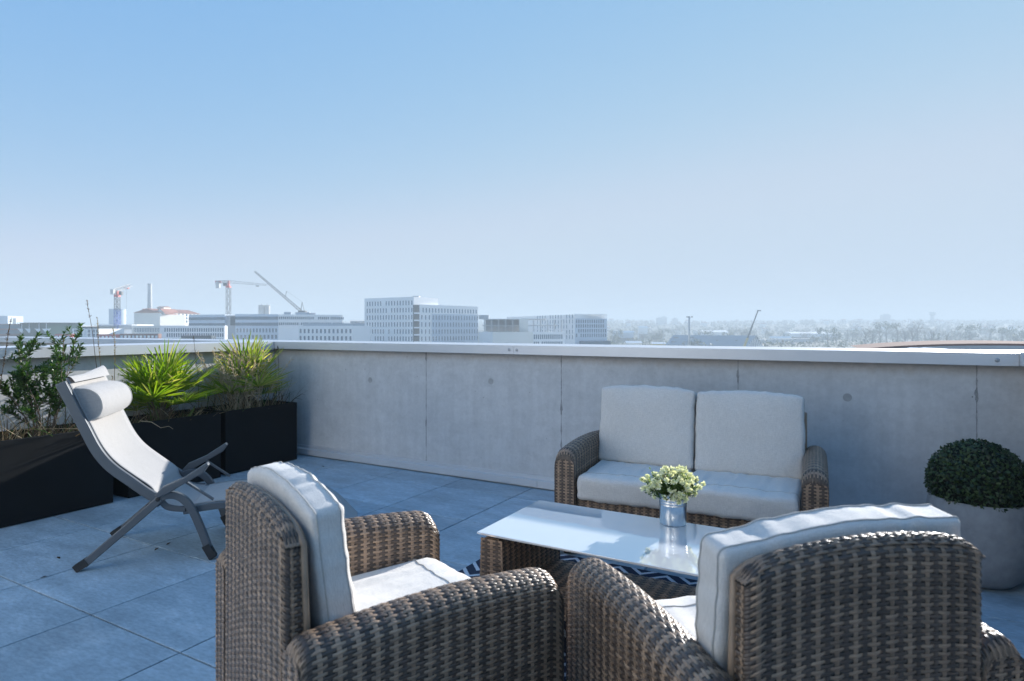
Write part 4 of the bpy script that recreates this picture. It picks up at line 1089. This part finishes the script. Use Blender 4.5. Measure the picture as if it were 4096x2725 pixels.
for f in (.08,.36,.72,.98):
    p=Vector(A+(0,)).lerp(Vector(B+(0,)),f); mb=MB(); z1=Z(1315,322); mb.prism([(-2.2,z1),(2.2,z1),(0,Z(1333,322))],(1,0,0),(0,0,1),(p.x,p.y-.35,0),(0,.3,0)); mb.build('strut',M['white_wall'],b)
    MB().box((p.x,p.y-.2,(z1+Z(1293,324))/2),(.25,.25,z1*0+Z(1293,324)-z1)).build('post',M['white_wall'],b)
b=bld('brown_building','brown slatted building beside the green glass one at the left edge'); bud=[30]
A,B=G(-60,322),G(80,330); block(b,A,B,14,GZ,Z(1296,326),M['brown_clad']); windows(b,A,B,[Z(1307,326),Z(1328,326)],lin(.45,.97,10),.9,2.0,M['win'],bud,0,24)
b=bld('grey_building','hazy grey flat building over the roof line at the left edge'); block(b,G(-90,440),G(31,440),14,GZ,Z(1264,440),M['blue_wall']); block(b,G(31,442),G(64,446),14,GZ,Z(1273,440),M['grey_wall'],'annexe')
b=bld('shed','long grey saw roofed shed between glass building and white block'); A,B=G(189,380),G(320,380); block(b,A,B,16,GZ,Z(1314,380),M['conc_far'])
for i in range(9):
    x=A[0]+(B[0]-A[0])*i/9; mb=MB(); mb.prism([(0,0),(2.1,0),(1.6,1.6)],(1,0,0),(0,0,1),(x,A[1],Z(1314,380)),(0,16,0)); mb.build('roof_light',M['grey_wall'],b)
for x0,x1,y,m_,lab in ((227,292,1336,'red_container','row of red site containers left of the grey white block'),(396,480,1337,'red_container','row of red site containers at the blue crane foot'),(486,640,1335,'brown_clad','long reddish site hut below the pale long block')):
    c_=thing('site_container',lab,'container',(*G((x0+x1)/2,262),Z(y,262)-2.6)); L=(x1-x0)/2520*262; mb=MB(); mb.box((0,0,1.3),(L,2.4,2.5)); mb.build('body',M[m_],c_)
    MB().box((0,0,-5),(L*.96,2.2,9.8)).build('support',M['grey_wall'],c_)
    for i in range(max(2,int(L/1.6))): MB().box((-L/2+.8+1.6*i,-1.22,1.35),(1.0,.06,1.0)).build('window',M['white_wall'] if i%3 else M['blue_wall'],c_)

# ------------------------------------------------------------------ cranes
def lattice(mb,a,b,w_,bays,rad,m=0,up=Vector((0,1,0)),w2=None,h_=None):
    a=Vector(a); b=Vector(b); d=(b-a); L=d.length; d.normalize(); x=d.cross(up).normalized(); y=x.cross(d); w2=w2 if w2 is not None else w_; hr=h_ or 1
    def c(i,k):
        f=i/bays; ww=(w_+(w2-w_)*f)/2; sx_,sy=((-1,-1),(1,-1),(1,1),(-1,1))[k]; return a+d*L*f+x*ww*sx_+y*ww*hr*sy
    for k in range(4):
        mb.bar(c(0,k),c(bays,k),rad*2,rad*2,m)
        for i in range(bays):
            mb.bar(c(i,k),c(i+1,(k+1)%4) if i%2 else c(i+1,(k-1)%4),rad*1.3,rad*1.3,m); mb.bar(c(i,k),c(i,(k+1)%4),rad*1.2,rad*1.2,m)
# near tower crane, jib pointing away to the right
Yc=330; cr=thing('tower_crane','red and white tower crane with blue lower mast at left','crane',(*G(469,Yc),GZ))
zt=Z(1188,Yc)-GZ; zm=Z(1238,Yc)-GZ
mb=MB(); lattice(mb,(0,0,0),(0,0,zm),2.0,14,.11); mb.build('lower_mast',M['crane_blue'],cr)
mb=MB(); lattice(mb,(0,0,zm),(0,0,zt),1.9,5,.11); mb.build('upper_mast',M['crane_grey'],cr)
MB().box((0,0,zt+.6),(2.2,2.2,1.2)).box((0,0,zt+2.2),(1.0,1.0,2.4)).build('turntable',M['crane_red'],cr)
MB().box((2.3,-.5,zt+1.9),(1.5,1.6,1.9)).build('cab',M['crane_grey'],cr)
mb=MB(); lattice(mb,(.3,-3,zt+3.0),(-2.6,16,zt+7.0),1.5,11,.08); mb.build('jib',M['crane_white'],cr)
MB().box((0,-3.6,zt+2.4),(1.6,1.8,2.6)).build('counterweight',M['conc_far'],cr)
MB().box((-1.9,11,zt+5.2),(2.4,1.2,.6)).build('trolley',M['crane_red'],cr)
MB().tube([(-1.9,11,zt+5),(-1.9,11,4)],.05,4).build('hoist_rope',M['crane_grey'],cr)
# second tower crane
Yc=370; cr=thing('tower_crane','tower crane with long horizontal white jib and red head','crane',(*G(914,Yc),GZ))
zt=Z(1151,Yc)-GZ; mb=MB(); lattice(mb,(0,0,0),(0,0,zt),2.0,17,.10); mb.build('mast',M['crane_grey'],cr)
MB().box((0,0,zt+.5),(2.3,2.3,1)).box((0,0,zt+2.4),(1.1,1.1,3.2)).build('turntable',M['crane_red'],cr)
MB().box((-1.8,-.6,zt+1.8),(1.6,1.5,1.7)).build('cab',M['crane_grey'],cr)
mb=MB(); lattice(mb,(0,0,zt+3.5),(24.5,-4,zt+1.3),1.5,18,.07,w2=.8); mb.build('jib',M['crane_white'],cr)
mb=MB(); lattice(mb,(0,0,zt+3.4),(-8,1,zt+3.4),1.3,6,.13); mb.build('counter_jib',M['crane_white'],cr)
MB().box((-6.3,.9,zt+3.6),(3.4,1.3,1.2)).build('counter_head',M['crane_red'],cr); MB().box((-6.6,.9,zt+1.6),(2.2,1.4,3.6)).build('counterweight',M['conc_far'],cr)
MB().box((18.5,-3.4,zt+.7),(1.6,.9,.5)).build('trolley',M['crane_grey'],cr)
# lattice boom crane
Yc=350; cr=thing('lattice_boom_crane','dark lattice boom crane leaning left across the sky','crane',(*G(1212,Yc),0))
tip=px(1019,Yc+10,1086)-Vector((*G(1212,Yc),0)); foot=px(1203,Yc,1244)-Vector((*G(1212,Yc),0))
mb=MB(); lattice(mb,foot,tip,1.3,34,.055,w2=.7); mb.build('boom',M['crane_grey'],cr)
mb=MB(); q=[px(1147,Yc,1165)-Vector((*G(1212,Yc),0)),px(1209,Yc,1209)-Vector((*G(1212,Yc),0)),px(1218,Yc,1247)-Vector((*G(1212,Yc),0)),px(1141,Yc,1188)-Vector((*G(1212,Yc),0))]
mb.bar(q[3],q[0],.25); mb.bar(foot,q[1],.3); mb.bar(q[1],q[2],.2); mb.build('back_mast',M['crane_grey'],cr)
mb=MB(); mb.tube([q[0],q[1]],.04,4); mb.build('stay_rope',M['crane_grey'],cr)
MB().box((foot.x+1,0,foot.z-.6),(4,3,1.4)).box((foot.x+1,0,(foot.z-1.3+GZ)/2),(2.4,2.4,foot.z-1.3-GZ)).build('upper_body',M['crane_grey'],cr)
# telescopic crane
Yc=430; b0=px(2972,Yc,1400); cr=thing('telescopic_crane','telescopic crane boom, yellow at its base, leaning right over the hangar','crane',(b0.x,b0.y,GZ))
f0=Vector((0,0,b0.z-GZ)); e=px(3032,Yc,1243)-Vector((b0.x,b0.y,GZ)); m1=f0.lerp(e,.30); m2=f0.lerp(e,.62)
MB().bar(f0,m1,1.3).build('base_boom',M['crane_yellow'],cr); MB().bar(m1-(e-f0)*.02,m2,.85).bar(m2-(e-f0)*.02,e,.6).build('extension',M['crane_grey'],cr)
MB().box((e.x+.7,e.y,e.z),(2.4,.9,.7)).build('boom_head',M['crane_grey'],cr); MB().box((0,0,f0.z-1.5),(4,9,2.6)).box((0,0,(f0.z-2.8)/2),(2.8,10,f0.z-2.8)).build('carrier',M['crane_yellow'],cr)
# poles
def pole(name,label,x,Y,yt,rad,lamps):
    p=thing(name,label,'pole',(*G(x,Y),GZ)); H=Z(yt,Y)-GZ
    MB().tube([(0,0,0),(0,0,H)],[rad*1.3,rad],10).build('shaft',M['conc_far'],p,smooth=True)
    for a in range(lamps):
        c,s=math.cos(a*2.1),math.sin(a*2.1); MB().bar((0,0,H-.8),(c*1.3,s*1.3,H-.1),.16).box((c*1.5,s*1.5,H),(.9,.9,.55)).build('floodlight',M['crane_grey'],p)
    if not lamps: MB().bar((0,0,H-.1),(1.2,0,H),.12).box((1.4,0,H),(.7,.3,.15)).build('lamp',M['crane_grey'],p)
pole('floodlight_mast','thick pale floodlight mast rising left of the hangar crane',2757,360,1268,.55,3)
pole('street_lamp','thin dark lamp post over the yellowish hut',2653,400,1316,.16,0)
pole('street_lamp','slim lamp post before the viaduct, right of the crane',3176,420,1358,.12,0)
pole('street_lamp','faint lamp post among the trees at far right',3391,520,1362,.12,0)
pole('street_lamp','slim lamp post left of the hangar roof',2676,430,1355,.12,0)

# ------------------------------------------------------------------ right side: sheds, hangar, towers
b=bld('hangar','long hangar with blue grey ridged roof and open lattice gable')
A,B=G(2663,560),G(2990,520); block(b,A,B,26,GZ,Z(1381,540),M['grey_wall'])
Av=Vector(A+(0,)); Bv=Vector(B+(0,)); d=(Bv-Av).normalized(); n=Vector((-d.y,d.x,0)); zr=Z(1341,560); ze=Z(1384,525)
mb=MB(); q=[Av-n*1,Bv-n*1,Bv+n*13+d*4,Av+n*13+d*2,Bv+n*27+d*6,Av+n*27+d*3]; zz=[ze,ze,zr,zr,ze,ze]
mb.add([(p.x,p.y,z) for p,z in zip(q,zz)],[(0,1,2,3),(3,2,4,5)]); mb.build('roof',M['hangar'],b)
for f,u in ((.1,.3),(.1,.75),(.3,.75),(.45,.3),(.62,.5),(.85,.5),(.25,.3)):
    p=(Av.lerp(Bv,f))*(1-u)+(Av.lerp(Bv,f)+n*13)*u; MB().box((p.x,p.y,ze+(zr-ze)*u+.15),(6 if u!=.5 else 2,1.6,.5)).build('roof_vent',M['dark_clad'],b)
mb=MB(); apex=Bv+n*13+d*4
for i in range(10):
    f=i/9; p=(Bv-n*1).lerp(Bv+n*27+d*6,f); zt=ze+(zr-ze)*(1-abs(2*f-1)); mb.bar((p.x,p.y,GZ),(p.x,p.y,zt),.5); 
    if i<9: 
        f2=(i+1)/9; p2=(Bv-n*1).lerp(Bv+n*27+d*6,f2); mb.bar((p.x,p.y,ze-1),(p2.x,p2.y,ze+(zr-ze)*(1-abs(2*f2-1))),.4)
mb.build('gable_frame',M['white_wall'],b)
for x0,x1,yt,Y,mt,lab in ((2797,2915,1322,880,'white_wall','low white warehouse with shallow gable roof behind the hangar'),(3085,3165,1346,800,'cream_wall','small cream warehouse left of the long pale roofed one'),(3165,3352,1328,900,'white_wall','long warehouse with bright pale roof edge on the right'),
    (2508,2567,1365,470,'cream_wall','small white flat hut just above the cap, mid right'),(2612,2663,1369,450,'crane_yellow','small yellowish hut with sloping roof near the thin lamp post'),(2455,2535,1324,760,'blue_wall','bluish low office beyond the pergola block'),(2555,2590,1305,1000,'white_wall','white cube house in the haze right of the offices'),(3680,3708,1368,640,'white_wall','tiny white roofed shed among the trees at far right')):
    b=bld('shed' if x1-x0<100 else 'warehouse',lab); A,B=G(x0,Y),G(x1,Y); block(b,A,B,30 if x1-x0>100 else 8,GZ,Z(yt+7,Y),M[mt])
    gable(b,A,B,30 if x1-x0>100 else 8,Z(yt+7,Y),Z(yt,Y),M['white_wall'])
    block(b,A,B,.3,GZ+.5,GZ+(Z(yt+7,Y)-GZ)*.45,M['dark_clad'],'door',-.2)
b=thing('viaduct','long grey concrete viaduct crossing behind the crane at right','bridge'); A,B=G(3000,640),G(3260,700); block(b,A,B,10,Z(1372,660),Z(1357,660),M['conc_far'],'deck')
for f in lin(.05,.95,7): p=Vector(A+(0,)).lerp(Vector(B+(0,)),f); MB().box((p.x,p.y+5,(GZ+Z(1372,660))/2),(2,5,Z(1372,660)-GZ)).build('pier',M['conc_far'],b)
for x0,x1,yt,Y,lab,nb in ((2629,2647,1273,1600,'lower left slab of the paired hazy tower blocks on the ridge',0),(2647,2668,1269,1600,'taller right slab of the paired hazy tower blocks on the ridge',0),(2693,2712,1275,1620,'single hazy tower block right of the paired ones',0),(3534,3562,1260,1560,'lone pale tower block on the ridge left of the water tower',1)):
    b=bld('tower_block',lab); A,B=G(x0,Y),G(x1,Y); block(b,A,B,14,hillz(A[0],Y)-2,Z(yt,Y),M['conc_far']); block(b,G(x0+4,Y+3),G(x1-6,Y+3),6,Z(yt,Y),Z(yt,Y)+2.2,M['grey_wall'],'plant_room')
    if nb: block(b,G(x0-2,Y+1),G(x0+12,Y+1),9,hillz(A[0],Y)-2,Z(yt+6,Y),M['cream_wall'],'wing')
wt=thing('water_tower','mushroom shaped concrete water tower on the hazy ridge','water tower',(*G(3729.5,1580),0)); zt=Z(1248,1580); zb=hillz(G(3729,1580)[0],1580)-3
MB().lathe([(5,zb),(4.2,zt-11),(4.5,zt-8.7)],24).build('shaft',M['conc_far'],wt,smooth=True); MB().lathe([(4.5,zt-8.7),(7.3,zt-6.3),(7.3,zt-.95),(6,zt-.5),(5.9,zt),(0,zt+.3)],24).build('tank',M['conc_far'],wt)
# low curved roof just beyond the wall
b=bld('curved_roof_building','rust red low curved roof just over the parapet at right'); mb=MB(); A=Vector(px(3440,95,1392)); B=Vector(px(4700,70,1408)); N=24; P=[]
for i in range(N+1):
    f=i/N; p=A.lerp(B,f); zc=p.z+1.15*math.sin(math.pi*min(1,f*.9+.02))**.7; P+=[(p.x,p.y,max(p.z-.5,zc-.62)),(p.x,p.y,zc-.35),(p.x+6,p.y+14,zc-.2),(p.x,p.y-.0,GZ)]
F=[]
for i in range(N):
    a=4*i; F+=[(a,a+4,a+5,a+1),(a+1,a+5,a+6,a+2)]
F=[tuple(3*(q//4)+q%4 for q in f) for f in F]; mb.add([q for i,q in enumerate(P) if i%4!=3],F); mb.build('roof',M['rust_roof'],b)
mb=MB(); Q=[q for i in range(N+1) for q in (P[4*i],P[4*i+3])]; mb.add(Q,[(2*i+1,2*i+3,2*i+2,2*i) for i in range(N)]); mb.build('wall',M['grey_wall'],b)
sk_=MB()
for x in (3735,3790): p=px(x,66,1403); sk_.prism([(-1.6,-.25),(1.6,-.25),(0,.22)],(1,0,0),(0,0,1),(p.x,p.y,p.z),(0,4,0))
sk_.build('skylight',M['white_wall'],b)
block(b,G(3450,64),G(4650,64),6,GZ,Z(1408,64),M['grey_wall'],'lower_roof')

# ------------------------------------------------------------------ trees
M['ever']=leafmat('evergreen_leaf',(.025,.045,.022),(.055,.08,.035),.2,.6); M['bare']=leafmat('bare_twigs',(.11,.10,.088),(.17,.155,.135),.1,.8); M['bark']=pm('bark',(.10,.085,.07),.9,.2,4)
def crown(r,kind,H):
    mb=MB(); cl=[]
    for k in range(16 if kind!='cypress' else 9):
        if kind=='cypress': c=Vector((r.gauss(0,.03),r.gauss(0,.03),.15+.75*k/8))*H; rad=H*(.12-.06*k/9)
        elif kind=='pine': c=Vector((r.uniform(-.42,.42),r.uniform(-.42,.42),r.uniform(.68,.9)))*H; rad=H*r.uniform(.10,.17)
        else: 
            a=r.uniform(0,6.28); q=r.random()**.5*.34; c=Vector((q*math.cos(a),q*math.sin(a),r.uniform(.35,.86)))*H; rad=H*r.uniform(.10,.19)
        cl.append((c,rad))
    for c,rad in cl:
        for k in range(26):
            d=rv(r).normalized(); p=c+d*rad*r.uniform(.55,1.05); s=H*r.uniform(.018,.045); a=rv(r).normalized(); b_=a.cross(d); b_=b_.normalized() if b_.length>1e-3 else a.orthogonal()
            if kind=='bare': mb.add([p-a*s*1.8,p+b_*s*.14,p+(a*.9+d*.6)*s*1.8,p-b_*s*.14],[(0,1,2,3)])
            else: mb.add([p-a*s,p-b_*s*.7,p+a*s,p+b_*s*.7],[(0,1,2,3)])
    return mb
protos=[]
LAB={'round':'dark rounded evergreen tree on the plain beyond the parapet','pine':'flat topped umbrella pine on the plain beyond the parapet','bare':'grey leafless tree on the plain beyond the parapet','cypress':'slim dark cypress on the plain beyond the parapet'}
for i,kind in enumerate(('round','round','pine','bare','bare','bare','cypress')):
    r=random.Random(200+i); t_=thing('bare_tree' if kind=='bare' else 'pine_tree' if kind=='pine' else 'cypress_tree' if kind=='cypress' else 'evergreen_tree',LAB[kind],'tree',(0,0,0),0,'trees on the plain beyond the parapet')
    crown(r,kind,10).build('crown',M['bare'] if kind=='bare' else M['ever'],t_)
    tr=MB(); tr.tube([(0,0,-.5),(.1,0,2.5),(0,.1,6.5)],[.28,.22,.08],6)
    for k in range(9 if kind=='bare' else 4):
        a=r.uniform(0,6.28); tr.tube([(0,0,2.2+.4*k),(1.3*math.cos(a),1.3*math.sin(a),4+.45*k),(2.3*math.cos(a),2.3*math.sin(a),6+.3*k)],[.13,.08,.03],4)
    tr.build('trunk',M['bark'],t_); protos.append((t_,kind)); 
used=set(); r=random.Random(303)
def plant(kind,x,Y,H,z=None):
    c=[i for i,(p,k) in enumerate(protos) if k==kind]; i=c[r.randrange(len(c))]; p,_=protos[i]
    loc=(*G(x,Y),GZ if z is None else z); s=H/10*(1+r.uniform(-.12,.12)); rz=r.uniform(0,6.28)
    if i not in used: used.add(i); p.location=loc; p.rotation_euler.z=rz; p.scale=(s*1.1,s*1.1,s); o=p
    else: o=dup(p,loc,rz,None,(s*1.1,s*1.1,s))
    return o
for x,Y,H,k in ((2596,760,13,'round'),(2640,780,15,'round'),(2475,640,11,'round'),(2790,820,12,'round'),(2540,600,10,'bare'),(2455,800,14,'bare'),(2990,700,20,'bare'),(2965,720,18,'bare'),(3080,850,14,'round'),(3135,820,15,'round'),
  (3310,640,17,'pine'),(3345,660,15,'round'),(3410,820,18,'round'),(3390,830,15,'cypress'),(3460,600,19,'bare'),(3490,620,18,'bare'),(3520,700,20,'bare'),(3545,720,23,'pine'),(3590,650,21,'bare'),(3620,640,22,'bare'),(3650,630,23,'bare'),(3670,700,25,'bare'),(3700,680,14,'cypress'),
  (3733,560,14,'cypress'),(3752,570,13,'cypress'),(3725,640,22,'bare'),(3790,600,15,'bare'),(3840,700,18,'bare'),(3880,680,22,'pine'),(3875,660,17,'round'),(3930,620,10,'bare'),(4010,640,18,'pine'),(4040,700,20,'round'),(4070,600,17,'round'),(4100,640,19,'round'),(3570,560,8,'cypress'),(3600,560,8,'round'),(3260,620,11,'round'),(3225,760,13,'bare'),(3785,560,9,'cypress'),(3960,760,21,'bare'),
  (3200,950,17,'bare'),(2700,1000,18,'bare'),(2740,1020,20,'cypress'),(2860,1040,20,'cypress'),(2885,1040,21,'cypress'),(2925,1050,20,'cypress'),(2830,1030,19,'bare'),(3010,1100,20,'round'),(3060,1110,18,'bare'),(170,470,14,'bare'),(200,480,16,'bare'),(225,475,13,'bare'),(515,430,13,'cypress'),(530,432,12,'bare'),(545,430,13,'bare'),(240,560,16,'round'),(275,570,15,'round'),(330,600,18,'round'),(365,600,17,'round')):
    plant(k,x,Y,H)
for i in range(95):
    x=r.uniform(2440,4090); Y=r.uniform(700,1250); plant(r.choice(['bare','bare','round','bare','pine']),x,Y,r.uniform(11,17),max(GZ,hillz(G(x,Y)[0],Y)) if Y>950 else GZ)
o=plant('round',2778,470,11); o.scale=(1.6,1.4,1.02); o['label']='broad dark green tree in front of the hangar roof, by the mast'; del o['group']
# distant wood on the hillside, one mass
r=random.Random(404); mb=MB()
for k in range(2300):
    x=r.uniform(-1000,4400) if k%4 else r.uniform(2400,4200); Y=1000+1000*r.random()**.8
    p=G(x,Y); z=hillz(*p); H=r.uniform(6,13)
    for q in range(16):
        d=rv(r).normalized(); c=Vector((p[0],p[1],z+H*.5))+Vector((d.x*H*.42,d.y*H*.4,d.z*H*.5)); s=H*r.uniform(.10,.22); a=rv(r).normalized(); b_=a.cross(d); b_=b_.normalized() if b_.length>1e-3 else a.orthogonal()
        mb.add([c-a*s,c-b_*s*.8,c+a*s,c+b_*s*.8],[(0,1,2,3)],k%3!=0)
o=mb.build('far_wood',[M['ever'],M['bare']]); tag(o,'hazy wooded hillside closing the horizon','wood',None,'stuff')
r=random.Random(505); mb=MB()
for k in range(1500):
    x=r.uniform(2420,4250) if k%6 else r.uniform(150,620); Y=520+560*r.random(); p=G(x,Y); H=r.uniform(2.5,6)
    for q in range(9):
        d=rv(r).normalized(); c=Vector((p[0],p[1],GZ+H*.5))+Vector((d.x*H*.7,d.y*H*.6,d.z*H*.45)); s=H*r.uniform(.12,.25); a=rv(r).normalized(); b_=a.cross(d); b_=b_.normalized() if b_.length>1e-3 else a.orthogonal()
        mb.add([c-a*s,c-b_*s*.8,c+a*s,c+b_*s*.8],[(0,1,2,3)],k%3==0)
o=mb.build('scrub',[M['ever'],M['bare']]); tag(o,'low hazy scrub and hedges covering the plain','scrub',None,'stuff')
hm=None; gm=None
for k in range(26):
    x=r.uniform(2500,4090) if k>5 else r.uniform(2420,2640); Y=r.uniform(1150,1700); p=G(x,Y)
    h_=thing('hillside_house','tiny pale house among the trees on the distant hillside','house',(*p,hillz(*p)+r.uniform(3,7)),r.uniform(-.5,.5),'tiny houses on the distant hillside')
    if hm is None:
        hm=MB().box((0,0,0),(11,8,9)).build('wall',M['white_wall'],h_); m2=MB(); m2.prism([(-4.6,4.5),(4.6,4.5),(0,7.2)],(0,1,0),(0,0,1),(-5.8,0,0),(11.6,0,0)); gm=m2.build('roof',M['tile_roof'],h_)
    else:
        for q in (hm,gm): c=q.copy(); col.objects.link(c); c.parent=h_

# ------------------------------------------------------------------ haze
mh=bpy.data.materials.new('haze_air'); mh.use_nodes=True; t=mh.node_tree; t.nodes.clear()
pv=nd(t,'ShaderNodeVolumePrincipled'); pv.inputs['Color'].default_value=(.76,.88,.96,1); pv.inputs['Density'].default_value=.00095; pv.inputs['Anisotropy'].default_value=0
out=nd(t,'ShaderNodeOutputMaterial'); t.links.new(pv.outputs[0],out.inputs['Volume'])
hz=MB().box((0,1700,15.5),(8000,4200,65)).build('haze',mh); tag(hz,'thin pale blue air haze over the city','haze',None,'stuff')
